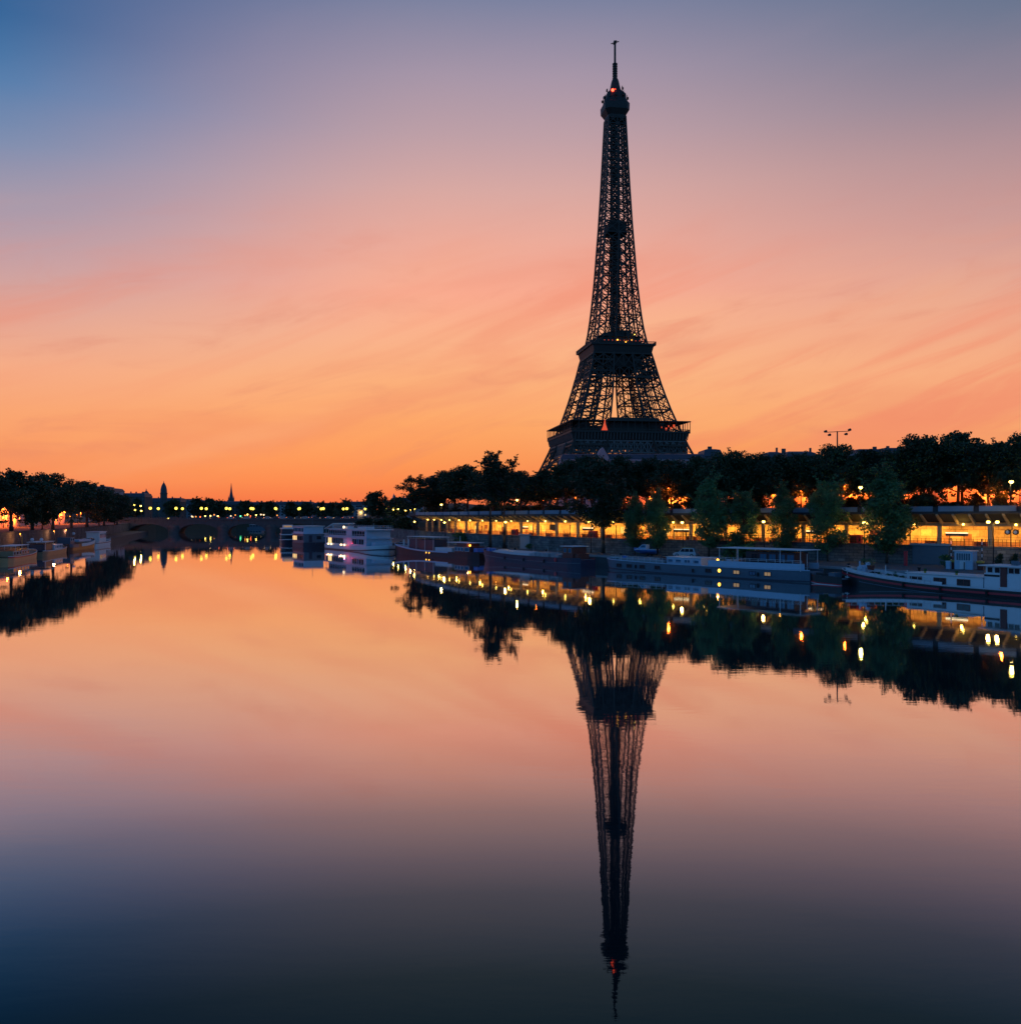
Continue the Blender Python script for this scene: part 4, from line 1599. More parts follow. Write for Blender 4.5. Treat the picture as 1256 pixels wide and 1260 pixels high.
for px, off, y, hd, lb in (
        (1222, -3.4, 642.5, 2, 'tall twin-headed lit lamp on the quay beside the white kiosk'),
        (1063, -3.0, 643, 1, 'lit lamp on the quay glowing through the tallest young tree'),
        (940, -2.6, 642, 1, 'lit lamp on the quay between the short rounded young tree and its neighbour'),
        (840, -2.6, 643, 1, 'lit lamp on the quay standing behind the silver car'),
        (727, -2.4, 642.6, 1, 'lit lamp on the quay close to the big leaning tree'),
        (623, -2.4, 642.4, 1, 'lit lamp on the quay next to the thicker of the twin trunks'),
        (548, -2.4, 643, 1, 'lit lamp on the quay above the red barge wheelhouse'),
        (511, -2.4, 642, 1, 'lit lamp on the quay where the station lights begin')):
    d = depth_behind(px, off)
    lamp_post('quay_lamp', zrow(y, d) - 2.0, hd, lb, at(px, d, 2.0), quay_dir(px), w=130, group='lit lamps along the quay', arm=0.62)

SOD = (1.0, 0.15, 0.012)
for px, off, y, lb, mt, c, w in (
        (1058, 7, 600, 'bright lime-yellow street lamp on the upper road beside the tallest young tree', 'bulb', (1.0, .85, .2), 380),
        (1243, 8, 593, 'bright yellow street lamp on the upper road near the frame edge', 'bulb', (1.0, .7, .2), 350),
        (636, 9, 615.5, 'yellow street lamp on the upper road above the twin trunks', 'bulb', (1.0, .6, .15), 250),
        (543, 6, 621, 'small pale street lamp on the upper road at the tapering end of the station', 'bulb', (1.0, .8, .3), 200)):
    d = depth_behind(px, off)
    lamp_post('road_lamp', zrow(y, d) - 9.8, 1, lb, at(px, d, 9.8), 0, c, w, mt, 'street lamps of the upper road', r=0.34)
sod = [(592, 44.4, 2600), (615, 44.4, 1000), (652, 44.4, 2600), (668, 44.4, 2200), (684, 44.4, 3200), (708, 44.4, 3200), (724, 44.4, 2400), (762, 44.4, 900), (796, 44.4, 3600), (806, 44.4, 3000), (818, 44.4, 3600),
       (834, 44.4, 1800), (905, 44.4, 900), (950, 44.4, 2400), (986, 44.4, 3000), (1004, 44.4, 1800), (1040, 44.4, 2600), (1052, 44.4, 1800), (1110, 44.4, 700), (1165, 44.4, 1400), (1206, 44.4, 2200), (1230, 22, 1800), (1238, 44.4, 2600), (1254, 30, 1600), (660, 20, 350), (708, 19, 450), (806, 19, 900), (822, 20, 700), (985, 20, 600), (1038, 19, 500), (1218, 24, 450)]
for i, (px, off, w) in enumerate(sod):
    d = depth_behind(px, off)
    lamp_post('sodium_lamp', 4.4 + 1.6 * ((i * 7) % 5) / 4, 1, 'orange sodium street lamp half hidden among the plane trees of the upper road', at(px, d, 9.8), 0, SOD, w * (0.85 if off > 40 else 0.8), 'sodium', 'orange lamps among the plane trees', r=0.2)
for i, (px, d, y) in enumerate(((490, 380, 626.5), (484, 396, 627), (499, 352, 628), (505, 335, 627.5), (510, 318, 626.5))):
    lamp_post('promenade_lamp', zrow(y, d) - 6.0, 1, f'small yellow lamp before the ragged tree, {ORD[i]} in the short line past the bridge', at(px, d, 6.0), 0, (1, .7, .2), 120, 'bulb', 'lamps between bridge and station', r=0.32)

# far-bank lamps and the lit facade behind the trunks
for i, (px, w, h) in enumerate(((-8, 3000, 4.0), (4, 3600, 3.5), (14, 3000, 4.2), (24, 2600, 3.2), (40, 500, 3.8), (56, 300, 5.0), (74, 3600, 4.0), (80, 4200, 5.5), (87, 4200, 3.6), (95, 2600, 4.6), (106, 900, 4.4), (113, 2600, 5.2), (133, 1200, 4.0), (146, 900, 4.4), (83, 1500, 7.0), (10, 1500, 6.0), (62, 900, 4.6))):
    best = min(range(0, int(LEFT.len)), key=lambda s_: abs(LEFT.at(s_, 22.5)[0].x / LEFT.at(s_, 22.5)[0].y * F + 628 - px) if LEFT.at(s_, 22.5)[0].y > 60 else 1e9)
    q = LEFT.at(best, 22.5)[0]
    lamp_post('sodium_lamp', h, 1, 'orange sodium lamp among the tree trunks of the far bank', (q.x, q.y, 5.6), 0, (1.0, 0.14, 0.011), w * 1.3, 'sodium', 'orange lamps of the far bank', r=0.24)
lf = tag(LEFT.strip(30, LEFT.len - 40, [(24, 5.6), (24, 12.5), (24.6, 12.5), (24.6, 5.6)]).build('stone_wall', M['lit_wall']), 'pale stone wall glowing orange behind the tree trunks of the far bank', 'wall')
for i, (px, d, y) in enumerate(((165.5, 452, 621.5), (173.5, 470, 622.5), (149, 420, 620), (166.5, 440, 627.5), (174, 456, 628.5))):
    lamp_post('embankment_lamp', zrow(y, d) - 6.0, 1, f'yellow lamp of the cluster at the far bridge end, {ORD[i]} from its top', at(px, d, 6.0), 0, (1, .72, .2), 200, 'bulb', 'lamps at the far bridge end', r=0.45)
tag(LEFT.strip(0, LEFT.len, [(0, 0.9), (0, 5.35), (-0.15, 5.35), (-0.15, 5.62), (0.5, 5.62), (0.5, 0.9)]).build('far_quay_wall', M['left_wall']), 'dark stone quay wall of the far bank below the orange lamps', 'wall')

# low lamps on the embankment beyond the bridge; their long reflections show under the arches
GREEN = emit('green_signal', (0.10, 1.0, 0.35), 5)
for px, z, mt, w in ((178, 7.6, 'sodium', 30), (207, 6.8, 'bulb', 30), (236, 8.2, 'white_lamp', 30), (241, 8.0, 'sodium', 30), (246.5, 7.8, 'tail', 20), (252.5, 8.4, 'bulb', 30), (259, 8.6, 'bulb', 30), (263.5, 9.4, 'sodium', 60), (268, 8.4, 'bulb', 30),
                     (284, 8.4, 'white_lamp', 30), (289.5, 9.2, 'sodium', 50), (296, 8.4, 'green', 20), (301.5, 9.0, 'sodium', 50), (304.5, 9.6, 'bulb', 50), (308.5, 8.4, 'tail', 30), (315, 9.2, 'bulb', 50), (321, 9.6, 'white_lamp', 50), (324.5, 9.4, 'white_lamp', 50), (341, 9.0, 'sodium', 50)):
    M['green'] = GREEN
    d = 690
    t = thing('shore_lamp', 'small coloured lamp on the far embankment, glimpsed just above the bridge parapet', 'street lamp', at(px, d, 6.0), 0, 'small lamps beyond the bridge')
    MB().cyl((0, 0, 0), (0, 0, z - 6), 0.12, 0.08, 6).build('post', M['black'], t)
    MB().ball((0, 0, z - 6 + .3), 0.5, 8, 6).build('lamp_globe', M[mt], t)

# floodlight mast
d = depth_behind(1030, 20)
ft = zrow(530.5, d) - 9.8
mast = thing('floodlight_mast', 'tall bare mast with a crossbar of four floodlights standing above the treetops', 'mast', at(1030, d, 9.8), 0.15)
MB().cyl((0, 0, 0), (0, 0, ft), 0.22, 0.12, 8).bar((-2.5, 0, ft - .25), (2.5, 0, ft + .05), 0.12).build('pole', M['black'], mast)
for x, z in ((-2.5, -.1), (-1.7, -.75), (1.75, -.55), (2.5, .3)):
    MB().cyl((x, 0.25, ft + z), (x, -0.35, ft + z), 0.2, 0.27, 10).build('floodlight', M['black'], mast)


# ---------------------------------------------------------------- buildings
def building(label, px0, px1, d, ytop, base, storeys=5, cols=6, wall='limestone', roof='slate', mansard=0.25, depth=14, rz=0.0, chim=3, lit=0, name='apartment_building'):
    x0, x1 = at(px0, d).x, at(px1, d).x
    w = x1 - x0
    H = zrow(ytop, d) - base
    rh = H * mansard
    wh = H - rh
    t = thing(name, label, 'building', ((x0 + x1) / 2, d, base), rz)
    MB().box((0, depth / 2, wh / 2), (w, depth, wh)).build('wall', M[wall], t)
    r_ = MB().rings([[(-w / 2 - .3, -.3, wh), (w / 2 + .3, -.3, wh), (w / 2 + .3, depth + .3, wh), (-w / 2 - .3, depth + .3, wh)],
                     [(-w / 2 + .6, 1.2, wh + rh * .85), (w / 2 - .6, 1.2, wh + rh * .85), (w / 2 - .6, depth - 1.2, wh + rh * .85), (-w / 2 + .6, depth - 1.2, wh + rh * .85)],
                     [(-w / 2 + 2, 4, wh + rh), (w / 2 - 2, 4, wh + rh), (w / 2 - 2, depth - 4, wh + rh), (-w / 2 + 2, depth - 4, wh + rh)]], closed=True).build('roof', M[roof], t)
    cr_ = random.Random(int(px0 * 7 + d))
    if d < 400:
        chim = max(1, chim - 2)
    for k in range(chim):
        cx = -w / 2 + w * (k + 0.5 + cr_.uniform(-.3, .3)) / chim
        MB().box((cx, depth * cr_.uniform(.25, .7), wh + rh + .2), (cr_.uniform(.6, 1.6), .7, rh * .4 + cr_.uniform(.3, 1.1))).build('chimney', M['dark_stone'], r_)
    fh = wh / storeys
    for j in range(storeys):
        for i in range(cols):
            cx = -w / 2 + w * (i + .5) / cols
            ww = min(1.5, w / cols * .45)
            fr = MB().box((cx, -.03, fh * (j + .5)), (ww + .3, .16, fh * .62)).build('window', M[wall], t)
            is_lit = lit and cr_.random() < lit
            MB().box((cx, -.12, fh * (j + .5)), (ww, .06, fh * .56)).build('pane', M['litwin'] if is_lit else M['glass'], fr)
    return t


# the long pale palace in front of the tower
pd_ = 330
pal = building('long pale palace facade with rows of windows below the iron tower', 690, 868, pd_, 557.5, 9.8, 6, 16, 'limestone', 'slate', 0.10, 16, 0, 0, 0, 'palace')
pw = (868 - 690) / F * pd_
ph = zrow(557.5, pd_) - 9.8
cx = at(741, pd_).x - at(779, pd_).x
MB().side([(cx - 2.6, ph * .88), (cx + 2.6, ph * .88), (cx + 2.2, ph * .94), (cx + .5, ph + 1.6), (cx, ph + 2.2), (cx - .5, ph + 1.6), (cx - 2.2, ph * .94)], -0.6, 8).build('gable', M['limestone'], pal)
MB().box((0, -.35, ph * .885), (pw + .8, .7, .5)).build('cornice', M['limestone'], pal)
building('stepped dark building with chimneys standing right beside the foot of the tower', 866, 889, 340, 551.5, 9.8, 6, 4, 'dark_stone', 'slate', .12, 14, 0, 2)
building('grey mansard roof building peeping above the trees, nearer to the tower', 944, 966, 350, 555, 9.8, 6, 4, 'dark_stone', 'slate', .2, 14, 0, 2)
building('grey mansard roof building peeping above the trees, nearer to the floodlight mast', 968, 1006, 360, 554.5, 9.8, 6, 6, 'limestone', 'slate', .2, 14, 0, 4)
building('flat-roofed block with a taller end, seen just past the floodlight mast', 1056, 1088, 350, 551.5, 9.8, 7, 5, 'limestone', 'slate', .06, 14, 0, 3)
building('blue-grey block in the gap beside the tall domed tree', 1088, 1112, 345, 550, 9.8, 7, 4, 'greyblue', 'slate', .06, 14, 0, 3)
# plain backdrop added for the facades behind the trees, to catch orange lamplight
fo = depth_behind(700, 46)
tag(WALL.strip(WALL.s_at_px(575), WALL.len, [(46, 9.8), (46, 18.8), (46.6, 18.8), (46.6, 9.8)]).build('glow_backdrop', M['lit_wall']), 'pale facade backdrop added to glow orange between the trunks above the station', 'wall')

# the far bank and the skyline
building('roof terrace building at the crest of the far-bank trees', 106, 129, 520, 598, 6, 6, 6, 'limestone', 'slate', .1, 14, 0, 2)
building('stepped block with a narrow end tower behind the last far-bank trees', 127, 141, 540, 600.5, 6, 6, 3, 'limestone', 'slate', .1, 14, 0, 1)
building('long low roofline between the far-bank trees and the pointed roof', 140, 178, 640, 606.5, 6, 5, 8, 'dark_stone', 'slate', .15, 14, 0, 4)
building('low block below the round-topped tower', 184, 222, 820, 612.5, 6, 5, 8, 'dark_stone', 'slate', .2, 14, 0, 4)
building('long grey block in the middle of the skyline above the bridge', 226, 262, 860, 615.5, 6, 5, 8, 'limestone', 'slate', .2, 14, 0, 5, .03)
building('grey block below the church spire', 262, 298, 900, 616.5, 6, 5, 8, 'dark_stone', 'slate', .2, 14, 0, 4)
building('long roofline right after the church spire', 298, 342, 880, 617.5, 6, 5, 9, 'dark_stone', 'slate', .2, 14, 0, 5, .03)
building('long pale block near the round tree at the bridge end', 340, 384, 840, 617, 6, 5, 9, 'limestone', 'slate', .2, 14, 0, 5, .04)
building('low block ending behind the small dark tree', 384, 420, 800, 618.5, 6, 5, 7, 'limestone', 'slate', .2, 14, 0, 4, .04)
building('pale building behind the statue pylon', 426, 452, 760, 617, 6, 5, 5, 'limestone', 'slate', .2, 14, 0, 3, .05)
building('grey roofs between the round tree and the ragged tree', 480, 520, 640, 612, 6, 5, 6, 'limestone', 'slate', .25, 14, 0, 4)

d = 760
t = thing('domed_pavilion', 'small square pavilion with a pointed roof on the far skyline', 'building', at(180, d, 6))
hh = zrow(610, d) - 6
MB().box((0, 0, hh / 2), (5.4, 5.4, hh)).build('wall', M['limestone'], t)
MB().lathe((0, 0, hh), [(3.6, 0), (3.3, 1.2), (1.6, 3.2), (0.5, 4.4), (0.12, 6.2)], 8).build('roof', M['slate'], t)
MB().box((0, -2.75, hh - 1.6), (2.2, .1, 1.6)).build('window', M['amberwin'], t)
d = 800
t = thing('domed_tower', 'tall dark tower with a rounded bullet top on the far skyline', 'tower', at(201.5, d, 6))
hh = zrow(608, d) - 6
MB().lathe((0, 0, 0), [(3.0, 0), (3.0, hh), (3.3, hh + .4), (3.3, hh + 1)], 12).build('wall', M['dark_stone'], t)
MB().lathe((0, 0, hh + 1), [(2.9, 0), (2.7, 3.2), (2.1, 6.0), (1.2, 8.0), (.3, 9.4), (.1, 11)], 12).build('dome', M['slate'], t)
d = 940
t = thing('church_spire', 'slim church tower with a needle spire on the far skyline', 'church', at(284.5, d, 6))
hh = zrow(613.5, d) - 6
MB().box((0, 0, hh / 2), (5.0, 5.0, hh)).build('tower', M['dark_stone'], t)
MB().lathe((0, 0, hh), [(2.4, 0), (1.2, 6.5), (.1, 16.5)], 8).build('spire', M['slate'], t)
mb = MB()
for x in (-2.2, 2.2):
    for y in (-2.2, 2.2):
        mb.lathe((x, y, hh), [(.5, 0), (.05, 3.4)], 6)
mb.build('pinnacle', M['slate'], t)
t = thing('church_spire', 'pale slender church steeple between the round tree and the ragged tree', 'church', at(484.5, 700, 6))
hh = zrow(619, 700) - 6
MB().box((0, 0, hh / 2), (4.4, 4.4, hh)).build('tower', M['limestone'], t)
MB().lathe((0, 0, hh), [(2.2, 0), (1.5, 1.5), (1.2, 4.0), (.1, 7.5)], 8).build('spire', M['limestone'], t)

# pylon with rider statue at the bridge end
q = bridge_at(44.5, -2.5, 6)
t = thing('statue_pylon', 'stone pylon carrying a dark statue of a horse and rider at the bridge end', 'statue', at(443, q.y + 4, 6.0), 0.3)
hh = 6.2
MB().box((0, 0, hh / 2), (3.0, 2.4, hh)).box((0, 0, hh + .2), (3.6, 3.0, .4)).build('pylon', M['stone'], t)
mb = MB()
mb.rings([[(x, math.cos(a) * r, hh + 2.5 + math.sin(a) * r * 1.15) for a in np.linspace(0, 2 * math.pi, 9)[:-1]] for x, r in ((-1.25, .15), (-1.0, .5), (-.3, .52), (.5, .5), (.95, .42), (1.2, .1))], closed=True)
mb.cyl((.9, 0, hh + 2.7), (1.5, 0, hh + 3.6), .36, .22, 8).cyl((1.4, 0, hh + 3.6), (2.0, 0, hh + 3.25), .22, .12, 8)
for x, y in ((-.95, .25), (-.95, -.25), (.8, .25)):
    mb.cyl((x, y, hh + 2.3), (x - .1, y, hh + 1.3), .2, .12, 6).cyl((x - .1, y, hh + 1.3), (x, y, hh + .4), .12, .09, 6)
mb.cyl((.8, -.25, hh + 2.3), (1.4, -.25, hh + 1.8), .18, .11, 6).cyl((1.4, -.25, hh + 1.8), (1.2, -.25, hh + 1.1), .1, .08, 6)
mb.cyl((-1.2, 0, hh + 2.7), (-1.7, 0, hh + 1.6), .14, .05, 6)
mb.build('horse', M['slate'], t)
mb = MB().cyl((1.0, -.9, hh + .4), (1.0, -.9, hh + 1.4), .2, .26, 8).cyl((1.0, -.9, hh + 1.4), (1.0, -.9, hh + 2.2), .3, .34, 8).ball((1.0, -.9, hh + 2.5), .2)
mb.cyl((1.05, -.7, hh + 2.1), (1.4, -.2, hh + 2.7), .1, .08, 6)
mb.build('figure', M['slate'], t)
MB().ball((0.2, -1.4, 5.2), .3).build('lamp', M['bulb'], t)
light(t, (0.2, -2.1, 5.0), (1, .6, .2), 300)

# ---------------------------------------------------------------- boats: +x to the bow, waterline at z = 0
class Hull:
    def __init__(self, L, B, zb, zm, zs, bl=0.2, blunt=0.6, rake=1.2):
        self.L, self.B, self.zb, self.zm, self.zs, self.bl, self.blunt, self.rake = L, B, zb, zm, zs, bl, blunt, rake

    def hb(self, t):
        f = 1.0
        if t > 1 - self.bl:
            f = max(0.0, 1 - ((t - 1 + self.bl) / self.bl) ** 2.4) ** self.blunt
        if t < 0.1:
            f = 0.72 + 0.28 * math.sin(t / 0.1 * math.pi / 2)
        return self.B / 2 * max(f, 0.02)

    def zt(self, t):
        z = self.zm
        if t > 0.5:
            z += (self.zb - self.zm) * ((t - .5) / .5) ** 2.2
        if t < 0.3:
            z += (self.zs - self.zm) * ((.3 - t) / .3) ** 2
        return z

    def x(self, t, k=1.0):
        return -self.L / 2 + self.L * t + (self.rake * k * max(0, (t - .8) / .2) ** 2)

    def build(self, root, m, deck_m, deck_drop=0.35, n=48):
        rings, dk = [], []
        for i in range(n + 1):
            t = 1 - (1 - i / n) ** 1.5
            h, z = self.hb(t), self.zt(t)
            xu, xl = self.x(t), self.x(t, 0)
            rings.append([(xu, h, z), ((xu + xl) / 2, h * .985, z * .5), (xl, h * .95, 0.0), (xl, h * .85, -.6), (xl, -h * .85, -.6), (xl, -h * .95, 0.0), ((xu + xl) / 2, -h * .985, z * .5), (xu, -h, z),
                          (xu, -h * .96, z), (xu, -h * .94, z - deck_drop), (xu, h * .94, z - deck_drop), (xu, h * .96, z)])
            dk.append([(xu, -h * .93, z - deck_drop + .02), (xu, h * .93, z - deck_drop + .02)])
        MB().rings(rings, closed=True).build('hull', m, root)
        MB().rings(dk, cap=False).build('deck', deck_m, root)

    def strake(self, root, m, name, hi, lo, out=0.035, t0=0.0, t1=1.0, n=48, z_abs=False):
        """a band along both sides; hi / lo below the gunwale"""
        for sgn in (-1, 1):
            rings = []
            for i in range(n + 1):
                t = t0 + (t1 - t0) * (1 - (1 - i / n) ** 1.5)
                h, z, x = self.hb(t) + out, self.zt(t), self.x(t)
                rings.append([(x, sgn * h, z - lo), (x, sgn * h, z - hi), (x, sgn * (h - .09), z - hi), (x, sgn * (h - .09), z - lo)])
            MB().rings(rings, closed=True).build(name, m, root)


def boat(name, label, x0, y0, x1, y1, cat='boat', group=None):
    """stern end to bow end"""
    a = math.atan2(y1 - y0, x1 - x0)
    return thing(name, label, cat, ((x0 + x1) / 2, (y0 + y1) / 2, 0), a, group), math.hypot(x1 - x0, y1 - y0)


def win(root, x, y, z, w, h, frame, pane='glass', th=0.10, fw=0.07, bars=1):
    """a window on a side wall: y is the wall face, sign of y gives the side"""
    s = 1 if y > 0 else -1
    f = MB()
    f.box((x, y, z + h / 2 + fw / 2), (w + 2 * fw, th, fw)).box((x, y, z - h / 2 - fw / 2), (w + 2 * fw, th, fw))
    f.box((x - w / 2 - fw / 2, y, z), (fw, th, h)).box((x + w / 2 + fw / 2, y, z), (fw, th, h))
    for k in range(bars):
        f.box((x - w / 2 + w * (k + 1) / (bars + 1), y, z), (fw * .7, th * .8, h))
    o = f.build('window', M[frame], root)
    MB().box((x, y + s * .012, z), (w, .04, h)).build('pane', M[pane], o)
    return o


def fender(root, hull, t, side, drop=0.5):
    z = hull.zt(t)
    y = side * (hull.hb(t) + .16)
    MB().cyl((hull.x(t), y, z - drop - .3), (hull.x(t), y, z - drop + .3), .14, .14, 8).build('fender', M['rubber'], root)


def rail(root, pts, h, step, m='offwhite', w=.05):
    mb = MB()
    for a, b in zip(pts, pts[1:]):
        a, b = Vector(a), Vector(b)
        n = max(1, int((b - a).length / step))
        for k in range(n + 1):
            p_ = a + (b - a) * (k / n)
            mb.bar(p_, p_ + Vector((0, 0, h)), w)
        for f in (0.5, 1.0):
            mb.bar(a + Vector((0, 0, h * f)), b + Vector((0, 0, h * f)), w * .8)
    mb.build('handrail', M[m], root)


def hull_rail(root, H, side, t0, t1, h=.8, n=14, m='offwhite'):
    pts = []
    for k in range(n + 1):
        t = t0 + (t1 - t0) * k / n
        pts.append((H.x(t), side * (H.hb(t) - .12), H.zt(t)))
    mb = MB()
    for a, b in zip(pts, pts[1:]):
        a, b = Vector(a), Vector(b)
        mb.bar(a, a + Vector((0, 0, h)), .045)
        for f in (.5, 1):
            mb.bar(a + Vector((0, 0, h * f)), b + Vector((0, 0, h * f)), .035)
    mb.build('handrail', M[m], root)


def mooring(root, H, t, back):
    """a slack rope from the deck to the quay"""
    p0 = Vector((H.x(t), -H.hb(t) * back, H.zt(t)))
    p1 = p0 + Vector((4.0 if t > .5 else -4.0, -2.6 * back, 0.4))
    mb, prev = MB(), p0
    for k in range(1, 9):
        f = k / 8
        q = p0 + (p1 - p0) * f - Vector((0, 0, 1.1 * math.sin(math.pi * f)))
        mb.cyl(prev, q, .035, .035, 5)
        prev = q
    mb.build('mooring_rope', M['offwhite'], root)


def pot_plant(root, x, y, z, s=0.35, m='yellow'):
    p = MB().lathe((x, y, z), [(s * .5, 0), (s * .7, s * .9), (s * .62, s * .9)], 8).build('plant_pot', M[m], root)
    vs, n = leaves([((x, y, z + s * 1.5), (s * .8, s * .8, s * .8))], 90, .18, int(x * 10 + 77), .2)
    o = bpy.data.objects.new('foliage', leaf_mesh('foliage', [(vs, n)], M['leaf_young']))
    col.objects.link(o)
    o.parent = p


def tyre_bitt(root, x, y, z):
    MB().cyl((x, y, z), (x, y, z + .5), .11, .11, 8).cyl((x, y, z + .42), (x, y, z + .5), .18, .18, 8).build('bollard', M['black'], root)


# which local side faces the camera: bow points up-river (away, to the left), so the camera sees the +y side turned towards the river
# --- black barge with red stripe and long white cabin
g, L = boat('houseboat', 'black barge with a red stripe, long white cabin and red wheelhouse doors, nearest the camera', 67.6, 95.2, 48.5, 128.0)
H = Hull(L, 5.0, 2.25, 1.0, 1.5, .16, .55, 1.0)
H.build(g, M['blackhull'], M['greydeck'])
H.strake(g, M['red'], 'red_stripe', .36, .62, .03)
H.strake(g, M['offwhite'], 'gunwale', -.06, .05, .05, .0, 1)
H.strake(g, M['white'], 'bulwark', -.42, -.06, -.18, .58, .97)
H.strake(g, M['greyblue'], 'waterline_band', 1.0, 1.08, .01, .0, .9)
MB().box((3.0, 0, 1.55), (10.4, 4.0, 1.45)).build('cabin', M['white'], g, bevel=.05)
MB().box((3.0, 0, 2.34), (10.8, 4.4, .12)).build('cabin_roof', M['canvas'], g, bevel=.03)
MB().box((-10.4, 0, 1.6), (7.0, 3.8, 1.5)).build('aft_cabin', M['white'], g, bevel=.05)
for sgn in (-1, 1):
    for x in (6.9, 3.5, .3, -9.0, -11.8):
        win(g, x, sgn * (2.02 if x > -5 else 1.92), 1.55, 1.6, .66, 'redwood', bars=1)
MB().box((-4.6, 0, 1.9), (4.6, 3.9, 2.0)).build('wheelhouse', M['white'], g, bevel=.05)
MB().box((-4.6, 0, 3.28), (4.3, 3.6, .86)).build('wheelhouse_top', M['white'], g)
for sgn in (-1, 1):
    for x in (-3.0, -3.9, -5.6, -6.3):
        win(g, x, sgn * 1.82, 3.3, .62, .62, 'white', 'glass', bars=0)
    MB().box((-4.75, sgn * 1.97, 2.5), (.8, .12, 2.3)).build('door', M['redwood'], g)
    MB().box((-3.3, sgn * 1.97, 2.62), (1.9, .06, .24)).build('name_board', M['black'], g)
MB().box((-4.9, 0, 3.80), (6.4, 4.6, .13)).build('wheelhouse_roof', M['canvas'], g, bevel=.03)
MB().box((-5.4, .6, 4.2), (.9, .35, .5)).box((-4.8, -.3, 4.15), (.5, .5, .45)).build('deck_box', M['greyblue'], g)
for x, y in ((9.2, 1.5), (10.4, 1.1), (11.6, 1.4), (13.2, 1.0), (12.4, -1.2), (9.6, -1.3), (6.0, 1.4), (1.5, 1.6)):
    z = H.zt((x + L / 2) / L) - .34 if x > 8.5 else 2.40
    pot_plant(g, x, y, z, .42 if x > 6 else .25)
for x, y, w_ in ((9.8, 0, 1.4), (12.0, .2, 1.3), (14.2, -.2, .9)):
    MB().box((x, y, H.zt((x + L / 2) / L) - .1), (w_, 1.5, .5)).build('hatch', M['offwhite'], g, bevel=.03)
mb = MB().cyl((12.6, .5, 1.3), (12.6, .5, 3.1), .09, .05, 8).cyl((9.0, .9, 1.0), (9.0, .9, 2.6), .06, .04, 8)
mb.build('mast', M['white'], g)
wl = MB().box((16.4, 0, 2.3), (1.3, 1.4, .7)).cyl((16.4, -.9, 2.6), (16.4, .9, 2.6), .32, .32, 10).cyl((17.2, 0, 2.0), (17.2, 0, 3.4), .12, .1, 8).box((15.6, .3, 2.9), (.5, .4, .9))
wl.build('windlass', M['bluewhite'], g)
mb = MB().bar((17.9, H.hb(.965) + .15, 1.9), (17.9, H.hb(.965) + .15, 1.0), .1).bar((17.5, H.hb(.965) + .22, 1.15), (18.3, H.hb(.965) + .1, 1.15), .12)
mb.build('anchor', M['offwhite'], g)
pot_plant(g, 15.2, 0.2, 2.2, .8, 'redwood')
pot_plant(g, 16.9, -.6, 2.3, .7, 'redwood')
hull_rail(g, H, 1, .62, .96)
mooring(g, H, .9, 1)
for t in (.25, .42, .58, .72):
    for sgn in (-1, 1):
        fender(g, H, t, sgn)

# --- long grey houseboat with an awning over the stern
g, L = boat('houseboat', 'long grey-blue houseboat with hull windows and a flat awning over its stern', 45.0, 131.4, 18.4, 163.0)
H = Hull(L, 5.1, 2.1, 1.75, 1.85, .12, .5, .5)
H.build(g, M['greyblue'], M['greydeck'])
H.strake(g, M['bluewhite'], 'gunwale', -.03, .10, .05)
H.strake(g, M['navy'], 'waterline_band', 1.55, 1.72, .012)
H.strake(g, M['bluewhite'], 'bulwark', -.92, -.05, -.10, .02, .43)
for sgn in (-1, 1):
    for x, pn in ((-14.0, 'amberwin'), (-11.3, 'skyglass'), (-8.4, 'amberwin'), (-3.0, 'glass'), (7.6, 'glass'), (11.0, 'glass'), (14.0, 'glass'), (16.4, 'glass')):
        win(g, x, sgn * (H.hb((x + L / 2) / L) - .0), 1.0, 1.05, .5, 'navy', pn if sgn > 0 else 'glass', bars=1, th=.14)
    o = MB().cyl((-5.2, sgn * 2.5, 1.1), (-5.2, sgn * 2.62, 1.1), .36, .36, 16).build('porthole', M['navy'], g)
    MB().cyl((-5.2, sgn * 2.6, 1.1), (-5.2, sgn * 2.64, 1.1), .28, .28, 16).build('pane', M['amber'] if sgn > 0 else M['glass'], o)
MB().box((2.4, 0, 2.15), (7.2, 4.2, 1.35)).build('cabin', M['bluewhite'], g, bevel=.06)
MB().box((2.4, 0, 2.87), (7.5, 4.5, .1)).build('cabin_roof', M['white'], g, bevel=.03)
for sgn in (-1, 1):
    for x in (-.2, 1.6, 3.4, 5.2):
        win(g, x, sgn * 2.11, 2.25, 1.1, .45, 'bluewhite', 'skyglass', bars=0)
MB().box((12.0, 0, 1.85), (10.5, 3.6, .75)).build('hatch_cover', M['greydeck'], g, bevel=.05)
MB().box((-14.0, .2, 3.2), (8.6, 3.6, 2.2)).build('deckhouse', M['maroon'], g, bevel=.04)
for sgn in (-1, 1):
    for x in (-11.3, -12.9, -14.5, -16.1, -17.6):
        win(g, x, .2 + sgn * 1.82, 3.5, 1.1, .95, 'redwood', 'skyglass' if x < -12 else 'glass', bars=1)
MB().box((-12.2, 0, 4.72), (15.2, 5.0, .10)).build('awning', M['canvas'], g, bevel=.02)
for x in (-5.0, -8.5, -16.0, -19.4):
    for y in (-2.3, 2.3):
        MB().bar((x, y, 1.6), (x, y, 4.7), .08).build('awning_post', M['offwhite'], g)
